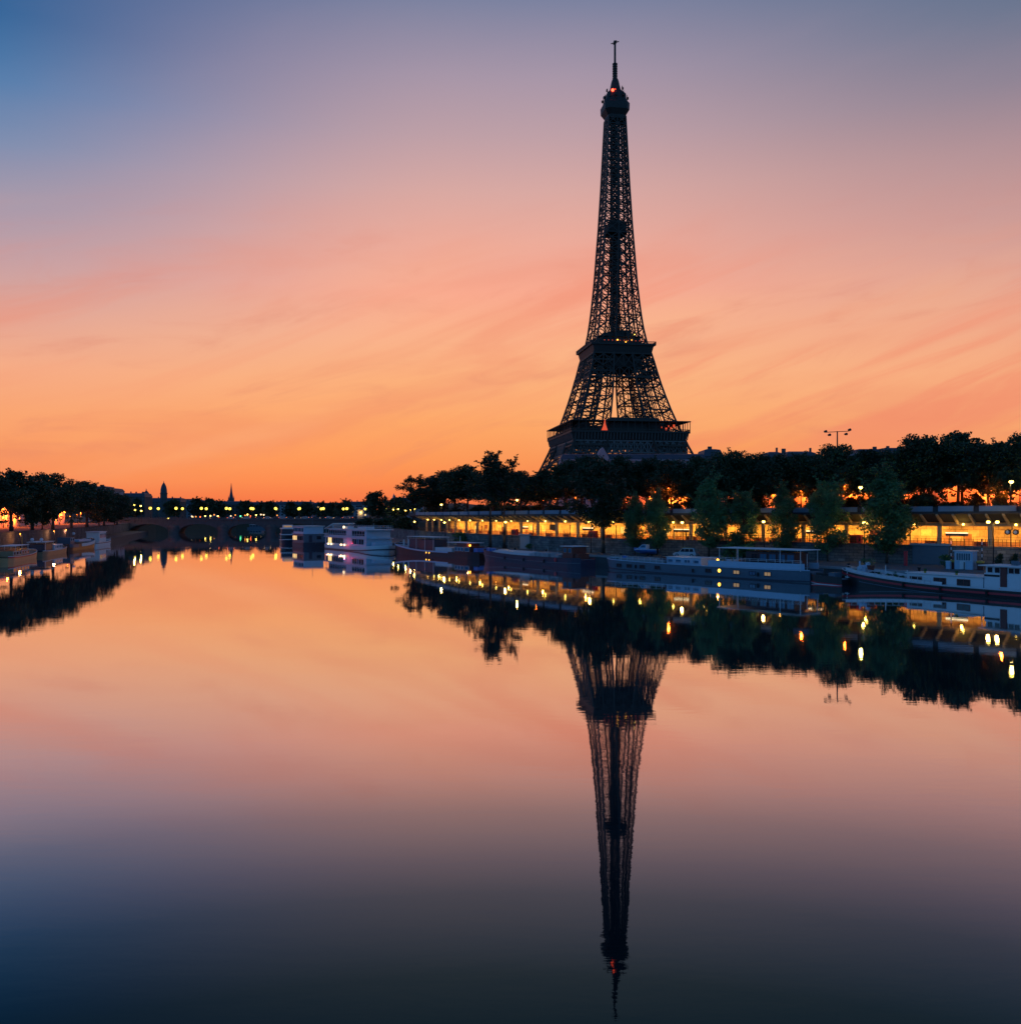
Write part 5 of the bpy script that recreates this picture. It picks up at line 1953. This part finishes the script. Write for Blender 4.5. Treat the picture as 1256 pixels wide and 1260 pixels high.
for x, y, sx_, sy_, sz_, c_ in ((6.8, .8, 1.2, .8, .6, 'teal'), (9.0, -.6, .8, .8, .9, 'redwood'), (15.5, .4, 1.4, 1.0, .7, 'greydeck'), (-9.6, 1.4, .6, .5, 1.5, 'wood'), (-6.9, -1.2, 1.3, .6, 1.2, 'navy'), (17.6, -.4, .7, .7, .8, 'blue')):
    MB().box((x, y, 1.75 + sz_ / 2), (sx_, sy_, sz_)).build('deck_box', M[c_], g, bevel=.04)
pot_plant(g, -6.4, .6, 1.7, .9, 'redwood')
pot_plant(g, -4.0, .2, 1.7, .8, 'redwood')
MB().ball((-4.3, 1.8, 2.75), .2).build('deck_lamp', M['amber'], g)
MB().bar((-4.3, 1.8, 1.6), (-4.3, 1.8, 2.7), .06).build('lamp_post', M['black'], g)
light(g, (-4.3, 1.8, 3.2), (1, .5, .12), 40, .15)
MB().cyl((-19.8, 1.2, 1.7), (-19.8, 1.2, 4.2), .05, .03, 6).build('mast', M['white'], g)
hull_rail(g, H, 1, .5, .95)
mooring(g, H, .93, 1)
rail(g, [(-19.6, 2.3, 2.75), (-3.2, 2.3, 2.75)], .45, 1.4)
for t in (.2, .5, .8):
    fender(g, H, t, 1, .9)

# --- dark tender moored between the two
g, L = boat('tender', 'dark open workboat with a red and white waterline, between houseboat and striped barge', 47.2, 125.6, 44.4, 131.0)
H = Hull(L, 2.6, 1.5, 1.25, 1.2, .3, .6, .3)
H.build(g, M['blackhull'], M['greydeck'])
H.strake(g, M['red'], 'red_band', 1.02, 1.18, .02)
H.strake(g, M['white'], 'white_band', 1.19, 1.27, .015)
MB().box((-1.0, 0, 1.3), (1.2, 1.4, .8)).build('engine_box', M['greyblue'], g, bevel=.04)

# --- plum coloured barge with light hatch and red wheelhouse
g, L = boat('barge', 'plum-coloured barge with a pale flat hatch cover and a small red wheelhouse at its stern', 14.4, 166.0, -4.8, 194.8)
H = Hull(L, 5.0, 2.5, 1.75, 1.9, .14, .55, .8)
H.build(g, M['purple'], M['greydeck'])
H.strake(g, M['navy'], 'gunwale', -.04, .12, .05)
H.strake(g, M['greyblue'], 'rubbing_strip', .9, 1.0, .03)
MB().rings([[(-1, -2.0, 1.5), (-1, 2.0, 1.5), (-1, 1.9, 2.2), (-1, 0, 2.55), (-1, -1.9, 2.2)], [(12.5, -2.0, 1.5), (12.5, 2.0, 1.5), (12.5, 1.9, 2.25), (12.5, 0, 2.6), (12.5, -1.9, 2.25)]], closed=True).build('hatch_cover', M['offwhite'], g)
MB().box((-4.5, 0, 2.05), (4.4, 3.2, 1.0)).box((-9.0, 0, 1.9), (2.6, 3.0, .7)).build('deck_box', M['greydeck'], g, bevel=.04)
MB().box((-13.2, 0, 2.75), (3.2, 3.2, 2.3)).build('wheelhouse', M['redwood'], g, bevel=.05)
MB().box((-13.2, 0, 3.98), (3.9, 3.9, .14)).build('wheelhouse_roof', M['offwhite'], g, bevel=.03)
for sgn in (-1, 1):
    for x in (-12.4, -13.9):
        win(g, x, sgn * 1.62, 3.2, .85, .8, 'wood', 'skyglass', bars=0)
MB().box((-15.4, 0, 2.1), (1.2, 2.6, 1.0)).build('stern_locker', M['redwood'], g)
MB().cyl((-10.6, H.hb(.2) + .02, 1.35), (-10.6, H.hb(.2) + .16, 1.35), .42, .42, 14).build('life_ring', M['red'], g)
for x in (-2.0, -6.8, -10.0):
    MB().cyl((x, 1.6, 1.5), (x, 1.6, 3.6), .04, .03, 6).build('mast', M['offwhite'], g)
mb = MB()
for x in np.arange(-12, 15, 1.5):
    t = (x + L / 2) / L
    mb.bar((x, H.hb(t) - .12, H.zt(t)), (x, H.hb(t) - .12, H.zt(t) + .75), .035)
    t2 = (x + 1.5 + L / 2) / L
    mb.bar((x, H.hb(t) - .12, H.zt(t) + .75), (x + 1.5, H.hb(t2) - .12, H.zt(t2) + .75), .035)
mb.build('handrail', M['offwhite'], g)
MB().box((15.6, .4, 2.4), (1.4, 1.6, .7)).build('windlass', M['blue'], g, bevel=.05)
for t in (.3, .5, .7):
    fender(g, H, t, 1, .8)

# --- dark red barge with awning
g, L = boat('barge', 'dark maroon barge with a high curved bow, a white awning amidships and a blue-windowed wheelhouse', -5.4, 198.4, -28.6, 230.8)
H = Hull(L, 5.2, 2.75, 1.35, 1.7, .18, .5, 1.3)
H.build(g, M['maroon'], M['greydeck'])
H.strake(g, M['bluewhite'], 'gunwale', -.05, .28, .05, .3, 1)
MB().box((5.6, 0, 4.55), (13.0, 4.6, .10)).build('awning', M['canvas'], g, bevel=.02)
for x in (-.6, 3.4, 7.6, 11.8):
    for y in (-2.1, 2.1):
        MB().bar((x, y, 1.2), (x, y, 4.55), .08).build('awning_post', M['offwhite'], g)
MB().box((5.6, 0, 2.6), (12.2, 3.6, 2.7)).build('deckhouse', M['navy'], g, bevel=.05)
MB().box((-4.6, 0, 1.75), (7.6, 3.6, .9)).build('hatch_cover', M['offwhite'], g, bevel=.04)
MB().box((-13.0, 0, 2.0), (6.6, 3.8, 1.5)).build('wheelhouse', M['redwood'], g, bevel=.04)
MB().box((-12.6, 0, 3.0), (4.4, 3.4, .9)).build('wheelhouse_top', M['redwood'], g, bevel=.04)
MB().box((-11.4, 0, 3.55), (9.4, 4.2, .12)).build('wheelhouse_roof', M['offwhite'], g, bevel=.03)
for sgn in (-1, 1):
    for x in (-10.5, -11.8, -13.1, -15.0):
        win(g, x, sgn * 1.93, 2.1, .95 if x > -14 else 1.6, .8, 'white', 'skyglass', bars=0)
MB().ball((-15.2, 1.2, 3.0), .24).build('deck_lamp', M['amber'], g)
light(g, (-15.4, 1.9, 3.1), (1, .35, .1), 25, .1)
for x, pn in ((.4, 'amber'), (1.8, 'amber'), (-1.0, 'glass')):
    o = MB().cyl((x, 2.56, .85), (x, 2.68, .85), .24, .24, 12).build('porthole', M['navy'], g)
    MB().cyl((x, 2.66, .85), (x, 2.70, .85), .18, .18, 12).build('pane', M[pn], o)
for x, y in ((16.2, .8), (16.6, -.8)):
    MB().cyl((x, y, 2.0), (x, y, 3.6), .22, .2, 8).build('bitt', M['white'], g)
MB().cyl((-9.2, 0, 3.5), (-9.2, 0, 5.0), .07, .05, 8).build('mast', M['white'], g)
MB().box((-17.6, 0, 2.0), (1.6, 2.6, .9)).build('stern_locker', M['blue'], g)

# --- big white cruise boat
g, L = boat('cruise_boat', 'white two-deck cruise boat with rows of windows and a pink glow on its side', -52.4, 265.4, -32.0, 233.0)
g.scale = (L / 45.8, 1, 1)
L = 45.8
H = Hull(L, 8.0, 2.0, 1.25, 1.3, .16, .6, .8)
H.build(g, M['white'], M['greydeck'])
H.strake(g, M['navy'], 'boot_stripe', .95, 1.22, .02)
MB().box((-1.6, 0, 2.35), (36.0, 7.4, 2.3)).build('lower_deck', M['ferry'], g, bevel=.06)
MB().box((-1.6, 0, 3.62), (37.5, 7.9, .22)).build('deck_edge', M['ferry'], g, bevel=.03)
MB().box((-.6, 0, 4.75), (33.0, 6.9, 2.1)).build('upper_deck', M['ferry'], g, bevel=.06)
MB().box((.2, 0, 5.88), (35.2, 7.5, .16)).build('upper_roof', M['canvas'], g, bevel=.03)
MB().rings([[(-21.5, -3.4, 5.7), (-21.5, 3.4, 5.7), (-21.5, 3.4, 5.9), (-21.5, -3.4, 5.9)], [(-13.5, -3.4, 7.3), (-13.5, 3.4, 7.3), (-13.5, 3.4, 7.5), (-13.5, -3.4, 7.5)]], closed=True).build('sloped_roof', M['canvas'], g)
for x in (-20.5, -14.2):
    for y in (-3.1, 3.1):
        MB().bar((x, y, 3.6), (x, y, 5.9 if x < -18 else 7.2), .12).build('roof_post', M['ferry'], g)
for sgn in (-1, 1):
    for i in range(9):
        win(g, -17.6 + i * 1.75, sgn * 3.72, 2.6, 1.42, 1.5, 'ferry', 'glass' if i not in (1, 2) else 'litwin', bars=0)
        win(g, -15.8 + i * 1.75, sgn * 3.47, 4.85, 1.45, 1.35, 'ferry', 'glass', bars=0)
    for i in range(5):
        win(g, 6.0 + i * 1.9, sgn * 3.72, 2.65, 1.6, 1.35, 'ferry', 'glass' if i != 2 else 'skyglass', bars=0)
        win(g, 5.2 + i * 2.1, sgn * 3.47, 4.85, 1.85, 1.3, 'ferry', 'glass', bars=0)
for x, c_ in ((-16.0, 'white_lamp'), (-13.2, 'white_lamp'), (-4.2, 'white_lamp'), (-1.2, 'white_lamp')):
    MB().ball((x, -3.95, 1.55), .26).build('side_lamp', M[c_], g)
    light(g, (x, -4.4, 1.6), (1, .5, .35), 5, .1)
MB().ball((1.6, -4.02, 1.5), .16).build('side_lamp', M['redneon'], g)
light(g, (1.6, -4.9, 2.1), (1.0, .05, .13), 75, .12)
for x, y, s_ in ((-9, 0, (3, 2, .8)), (3, .5, (4, 2.4, .6)), (9, -.5, (3.4, 2.4, .9))):
    MB().box((x, y, 6.2), s_).build('roof_box', M['offwhite'], g, bevel=.05)
MB().ball((-8.0, -1.8, 6.4), .35).build('roof_lamp', M['white_lamp'], g)
MB().box((18.4, 0, 2.0), (3.0, 5.0, 1.4)).build('bow_shelter', M['ferry'], g, bevel=.06)
MB().cyl((12, 0, 5.9), (12, 0, 7.6), .07, .05, 8).build('mast', M['ferry'], g)
rail(g, [(-12, -3.6, 5.96), (17.5, -3.6, 5.96), (17.5, 3.6, 5.96), (-12, 3.6, 5.96)], 0.95, 1.6, 'offwhite')
rail(g, [(-19.5, -3.85, 3.73), (17.0, -3.85, 3.73)], 0.9, 1.5, 'offwhite')

# --- boats beyond the bridge, seen through its arches
for px, dd, c_, lb in ((243, 610, 'offwhite', 'pale moored boat glimpsed through the second visible bridge arch'), (318, 620, 'greyblue', 'grey moored boat glimpsed through the third visible bridge arch')):
    q = at(px, dd)
    g, L = boat('moored_boat', lb, q.x - 7.5, q.y + 1.5, q.x + 7.5, q.y - 1.5)
    H = Hull(L, 4.6, 1.6, 1.1, 1.2, .2, .6, .6)
    H.build(g, M[c_], M['greydeck'])
    MB().box((-1.2, 0, 2.0), (9.0, 3.6, 1.6)).build('cabin', M[c_], g, bevel=.05)
    MB().box((-1.2, 0, 2.9), (9.8, 4.0, .14)).build('cabin_roof', M['canvas'], g)
    for i in range(4):
        win(g, -4.4 + i * 2.1, -1.83, 2.1, 1.3, .7, c_, 'glass', bars=0)

# --- grey-blue boat behind it
g, L = boat('passenger_boat', 'grey-blue boxy passenger boat moored behind the white cruise boat', -65.4, 281.0, -59.0, 270.9)
g.scale = (L / 23.0, .86, 1)
L = 23.0
H = Hull(L, 8.6, 1.5, 1.3, 1.3, .10, .4, .3)
H.build(g, M['navy'], M['greydeck'])
MB().box((-.4, 0, 2.7), (20.0, 7.8, 3.0)).build('lower_deck', M['greyblue'], g, bevel=.08)
MB().box((-1.0, 0, 5.2), (18.6, 7.2, 2.2)).build('upper_deck', M['ferry'], g, bevel=.08)
MB().box((-1.0, 0, 6.42), (20.4, 8.0, .2)).build('roof', M['canvas'], g, bevel=.03)
MB().box((-.4, 0, 4.15), (20.8, 8.4, .18)).build('deck_edge', M['bluewhite'], g)
for sgn in (-1, 1):
    for i in range(7):
        win(g, -8.6 + i * 2.6, sgn * 3.92, 2.8, 1.7, 1.3, 'greyblue', 'litwin' if sgn < 0 and i < 3 else 'glass', bars=0)
        win(g, -8.6 + i * 2.5, sgn * 3.62, 5.3, 1.7, 1.1, 'bluewhite', 'glass', bars=0)
MB().box((9.62, -1.5, 2.6), (.1, 1.2, 2.1)).build('door', M['navy'], g)
MB().box((9.62, 1.6, 2.9), (.08, 1.6, 1.0)).build('front_window', M['glass'], g)
MB().cyl((6, 0, 6.5), (6, 0, 9.4), .09, .05, 8).build('mast', M['greyblue'], g)

# --- small double-decker seen bow-on
g, L = boat('river_shuttle', 'small dark river boat with white deck bands seen bow-on beside the bridge', -79.5, 318.0, -75.2, 303.4)
H = Hull(L, 5.2, 1.5, 1.2, 1.2, .25, .6, .6)
H.build(g, M['navy'], M['greydeck'])
H.strake(g, M['white'], 'gunwale', -.12, .12, .05)
MB().box((-.8, 0, 2.1), (10.5, 4.7, 1.8)).build('lower_deck', M['navy'], g, bevel=.06)
MB().box((-.8, 0, 3.1), (11.2, 5.0, .3)).build('deck_band', M['white'], g)
MB().box((-1.2, 0, 4.1), (9.0, 4.4, 1.7)).build('upper_deck', M['navy'], g, bevel=.06)
MB().box((-1.2, 0, 5.1), (9.8, 4.9, .3)).build('roof_band', M['white'], g)
MB().box((-2.0, 0, 5.8), (4.0, 3.4, 1.1)).build('wheelhouse', M['white'], g, bevel=.06)
MB().box((.03, 0, 5.85), (.08, 2.8, .6)).build('windscreen', M['amberwin'], g)
MB().box((4.5, 0, 2.2), (.1, 3.6, .9)).build('front_window', M['glass'], g)

# --- far bank: wooden tour launch
g, L = boat('launch', 'orange-lit wooden launch with a white awning, nearest of the far-bank boats', -105.2, 184.0, -111.2, 207.2)
H = Hull(L, 4.6, 2.0, 1.15, 1.3, .25, .6, .9)
H.build(g, M['orange'], M['wood'])  # the warm light on this hull is put into its orange colour
H.strake(g, M['red'], 'red_stripe', .05, .35, .04, 0, .8)
H.strake(g, M['offwhite'], 'gunwale', -.06, .06, .05)
MB().box((-2.4, 0, 1.6), (12.5, 3.4, 1.3)).build('cabin', M['wood'], g, bevel=.05)
for sgn in (-1, 1):
    for i in range(6):
        win(g, -7.6 + i * 2.1, sgn * 1.72, 1.75, 1.5, .6, 'offwhite', 'glass', bars=0)
MB().box((-2.0, 0, 3.3), (10.5, 3.8, .1)).build('awning', M['canvas'], g)
for x in (-6.8, -2, 2.8):
    for y in (-1.7, 1.7):
        MB().bar((x, y, 1.0), (x, y, 3.3), .07).build('awning_post', M['offwhite'], g)
MB().cyl((5, 0, 1.2), (5, 0, 5.4), .07, .04, 8).build('mast', M['yellow'], g)
light(g, (2, 4.5, 5.0), (1, .42, .1), 0.1, .2)
lamp_post('added_boat_lamp', 3.6, 1, 'small added lamp on the far quay lighting the wooden launch', (-115.2, 196.0, 1.5), 0, (1, .36, .07), 450, 'sodium', 'added lamps on the far quay', r=0.2)  # this and the other far-quay boat lamps are added to warm the hulls
# --- second: working boat with white clutter
g, L = boat('houseboat', 'low wooden-sided houseboat with a white canopy and white deck clutter, by the far quay', -113.4, 213.4, -118.9, 236.0)
H = Hull(L, 4.6, 1.7, 1.15, 1.3, .16, .55, .7)
H.build(g, M['wood'], M['greydeck'])
H.strake(g, M['offwhite'], 'gunwale', -.05, .1, .05)
MB().box((-6.6, 0, 3.35), (8.6, 4.2, .12)).build('canopy', M['canvas'], g)
for x in (-10.4, -2.8):
    for y in (-1.9, 1.9):
        MB().bar((x, y, 1.0), (x, y, 3.35), .08).build('canopy_post', M['offwhite'], g)
MB().box((-6.6, 0, 1.9), (7.4, 3.4, 1.7)).build('cabin', M['navy'], g, bevel=.05)
MB().box((2.6, 0, 1.75), (8.2, 3.6, 1.3)).build('fore_cabin', M['white'], g, bevel=.05)
for sgn in (-1, 1):
    for i in range(5):
        win(g, -.4 + i * 1.5, sgn * 1.83, 1.85, .85, .6, 'white', 'glass', bars=0)
for x, y in ((-10.8, .9), (-9.9, -.9)):
    MB().ball((x, y, 3.95), .42).build('canopy_lamp', M['offwhite'], g)
    MB().cyl((x, y, 3.3), (x, y, 3.7), .08, .08, 6).build('lamp_stem', M['black'], g)
lamp_post('added_boat_lamp', 3.6, 1, 'small added lamp on the far quay lighting the houseboat with the white canopy', (-123.8, 226.0, 1.5), 0, (1, .36, .07), 400, 'sodium', 'added lamps on the far quay', r=0.2)
# --- third: dark barge with pale bulwark
g, L = boat('barge', 'dark barge with a pale pink bulwark sweeping up to its bow, by the far quay', -122.4, 243.5, -126.4, 268.5)
H = Hull(L, 5.0, 2.9, 1.7, 1.9, .22, .55, 1.0)
H.build(g, M['blackhull'], M['greydeck'])
H.strake(g, M['canvas'], 'bulwark', -.1, .75, .05, .38, 1)
H.strake(g, M['teal'], 'teal_panel', .0, .9, .045, .02, .28)
MB().box((2.6, 0, 2.5), (11, 3.4, .5)).build('hatch_cover', M['bluewhite'], g, bevel=.05)
MB().box((-8.6, 0, 2.7), (3.6, 3.4, 1.9)).build('wheelhouse', M['teal'], g, bevel=.05)
for sgn in (-1, 1):
    for x in (-7.8, -9.4):
        win(g, x, sgn * 1.73, 3.05, 1.1, .7, 'white', 'glass', bars=0)
MB().ball((-5.4, -1.0, 4.6), .42).build('deck_lamp', M['offwhite'], g)
MB().cyl((-5.4, -1.0, 1.5), (-5.4, -1.0, 4.3), .07, .06, 6).build('lamp_post', M['black'], g)
lamp_post('added_boat_lamp', 3.6, 1, 'small added lamp on the far quay lighting the dark barge with the pale bulwark', (-133.6, 262.0, 1.5), 0, (1, .42, .16), 350, 'sodium', 'added lamps on the far quay', r=0.2)
# --- fourth: small white cruiser
g, L = boat('cabin_cruiser', 'small pale pink-lit cabin cruiser with a row of upright windows, last of the far-bank boats', -130.0, 276.5, -134.0, 296.5)
H = Hull(L, 4.4, 1.9, 1.35, 1.4, .25, .6, .8)
H.build(g, M['canvas'], M['greydeck'])
H.strake(g, M['redwood'], 'rubbing_strip', .25, .45, .04)
MB().box((-2.6, 0, 2.9), (8.6, 3.8, 3.1)).build('cabin', M['canvas'], g, bevel=.06)
MB().box((-2.6, 0, 4.52), (9.4, 4.2, .16)).build('cabin_roof', M['white'], g, bevel=.03)
for sgn in (-1, 1):
    for i in range(5):
        win(g, -5.8 + i * 1.6, sgn * 1.93, 3.3, .95, 1.3, 'white', 'glass', bars=0)
mb = MB()
for x in np.arange(2.4, 8.4, .9):
    t = (x + L / 2) / L
    for sgn in (-1, 1):
        mb.bar((x, sgn * (H.hb(t) - .1), H.zt(t)), (x, sgn * (H.hb(t) - .1), H.zt(t) + .8), .05)
mb.build('handrail', M['white'], g)
lamp_post('added_boat_lamp', 3.6, 1, 'small added lamp on the far quay lighting the pale cabin cruiser', (-141.0, 284.0, 1.5), 0, (1, .4, .2), 300, 'sodium', 'added lamps on the far quay', r=0.2)

# ---------------------------------------------------------------- things on the near quay
def on_quay(px, back):
    d = depth_behind(px, -back)
    return at(px, d, 2.02), quay_dir(px)


p, rz = on_quay(1188, 9.5)
t = thing('quay_kiosk', 'white metal kiosk with a barred upper window standing on the quay', 'kiosk', p, rz)
MB().box((0, 0, 1.3), (2.5, 1.8, 2.6)).build('body', M['bluewhite'], t, bevel=.04)
MB().box((0, 0, 2.68), (2.8, 2.1, .14)).build('roof', M['white'], t, bevel=.03)
f = win(t, 0, -.92, 1.85, 1.9, 1.0, 'white', 'greyblue', bars=5)
MB().box((-.1, -.95, .65), (.8, .08, 1.2)).build('hatch', M['white'], t)
MB().bar((.15, -1.02, 0), (.15, -1.02, 1.1), .1).build('handle', M['black'], t)
for px, lb in ((1170, 'black and white banded pole on the quay beside the white bin'), (1208, 'black and white banded pole on the quay on the lamp side of the kiosk')):
    p, rz = on_quay(px, 9.0)
    t = thing('striped_pole', lb, 'pole', p, rz, 'banded poles on the quay')
    mb, mw = MB(), MB()
    for k in range(10):
        (mb if k % 2 else mw).cyl((0, 0, k * .45), (0, 0, k * .45 + .45), .07, .07, 10)
    mb.build('black_band', M['black'], t)
    mw.build('white_band', M['white'], t)
for px, lb in ((1173, 'ochre-topped planter tub beside the white bin'), (1206, 'ochre-topped planter tub on the lamp side of the kiosk')):
    p, rz = on_quay(px, 10.0)
    t = thing('planter_tub', lb, 'planter', p, rz, 'planter tubs by the kiosk')
    MB().lathe((0, 0, 0), [(.38, 0), (.5, 1.0), (.44, 1.0)], 14).build('tub', M['redwood'], t)
    MB().lathe((0, 0, 1.0), [(.54, 0), (.56, .22), (.40, .30), (.1, .34)], 14).build('rim', M['yellow'], t)
p, rz = on_quay(1167, 10.2)
t = thing('bin', 'small pale blue box bin standing beside the banded pole', 'bin', p, rz)
MB().box((0, 0, .55), (.6, .6, 1.1), 0, 1.08).build('body', M['bluewhite'], t, bevel=.03)
MB().box((0, 0, 1.14), (.72, .72, .1)).build('lid', M['white'], t, bevel=.02)
p, rz = on_quay(1163, 7.5)
plb = PROTO['bush']
plb.name = 'bush'
plb.location, plb.scale = p, (.9, .9, .9)
tag(plb, 'small green bush growing beside the pale blue bin', 'bush')
b2 = dup(plb, at(898, depth_behind(898, -5), 2.02), 1.0, 'wide green bush on the quay behind the houseboat lamp', None, (2.2, 1.8, 1.3))
b3 = dup(plb, at(917, depth_behind(917, -4), 2.02), 2.0, 'green bush on the quay at the near end of the long barge awning', None, (1.8, 1.6, 1.2))
for px, s_, lb in ((566, 1.5, 'dark shrub at the foot of the quay wall above the maroon barge'), (651, .6, 'small dark shrub at the foot of the wall under the concrete door')):
    dup(plb, at(px, depth_behind(px, -1.2), 2.02), px, lb, None, (s_ * 1.4, s_, s_))
p, rz = on_quay(1114, 6.5)
t = thing('red_post', 'red square post standing on the quay before the wall', 'post', p, rz)
MB().box((0, 0, 1.1), (.42, .42, 2.2)).build('shaft', M['red'], t, bevel=.03)
MB().box((0, 0, 2.24), (.5, .5, .1)).build('cap', M['red'], t, bevel=.02)
# mooring bollards
mb_first = None
for i, s in enumerate(np.arange(30, EDGE.len - 60, 11.5)):
    q, u, n = EDGE.at(s, 1.0)
    if mb_first is None:
        t = thing('mooring_bollard', 'squat black iron mooring bollard on the quay edge beside the barges', 'bollard', (q.x, q.y, 2.02), 0, 'mooring bollards on the quay edge')
        MB().lathe((0, 0, 0), [(.3, 0), (.18, .1), (.16, .4), (.28, .52), (.24, .62)], 12).build('post', M['black'], t)
        mb_first = t
    else:
        dup(mb_first, (q.x, q.y, 2.02))
# bicycles? the dark tangle behind the wheelhouse roof: two cafe parasols folded
for px, lb in ((1229, 'dark potted shrub on the quay beside the twin-headed lamp'), (1247, 'dark potted shrub on the quay near the frame edge')):
    p, rz = on_quay(px, 8.0)
    t = thing('potted_shrub', lb, 'shrub', p, rz, 'potted shrubs on the quay')
    MB().lathe((0, 0, 0), [(.34, 0), (.46, .8), (.4, .8)], 12).build('pot', M['teal'], t)
    o = bpy.data.objects.new('foliage', leaf_mesh('foliage', [leaves([((0, 0, 1.4), (.6, .6, .7)), ((.2, .1, 2.0), (.4, .4, .5))], 500, .2, px, .2)], M['leaf_dark']))
    col.objects.link(o)
    o.parent = t
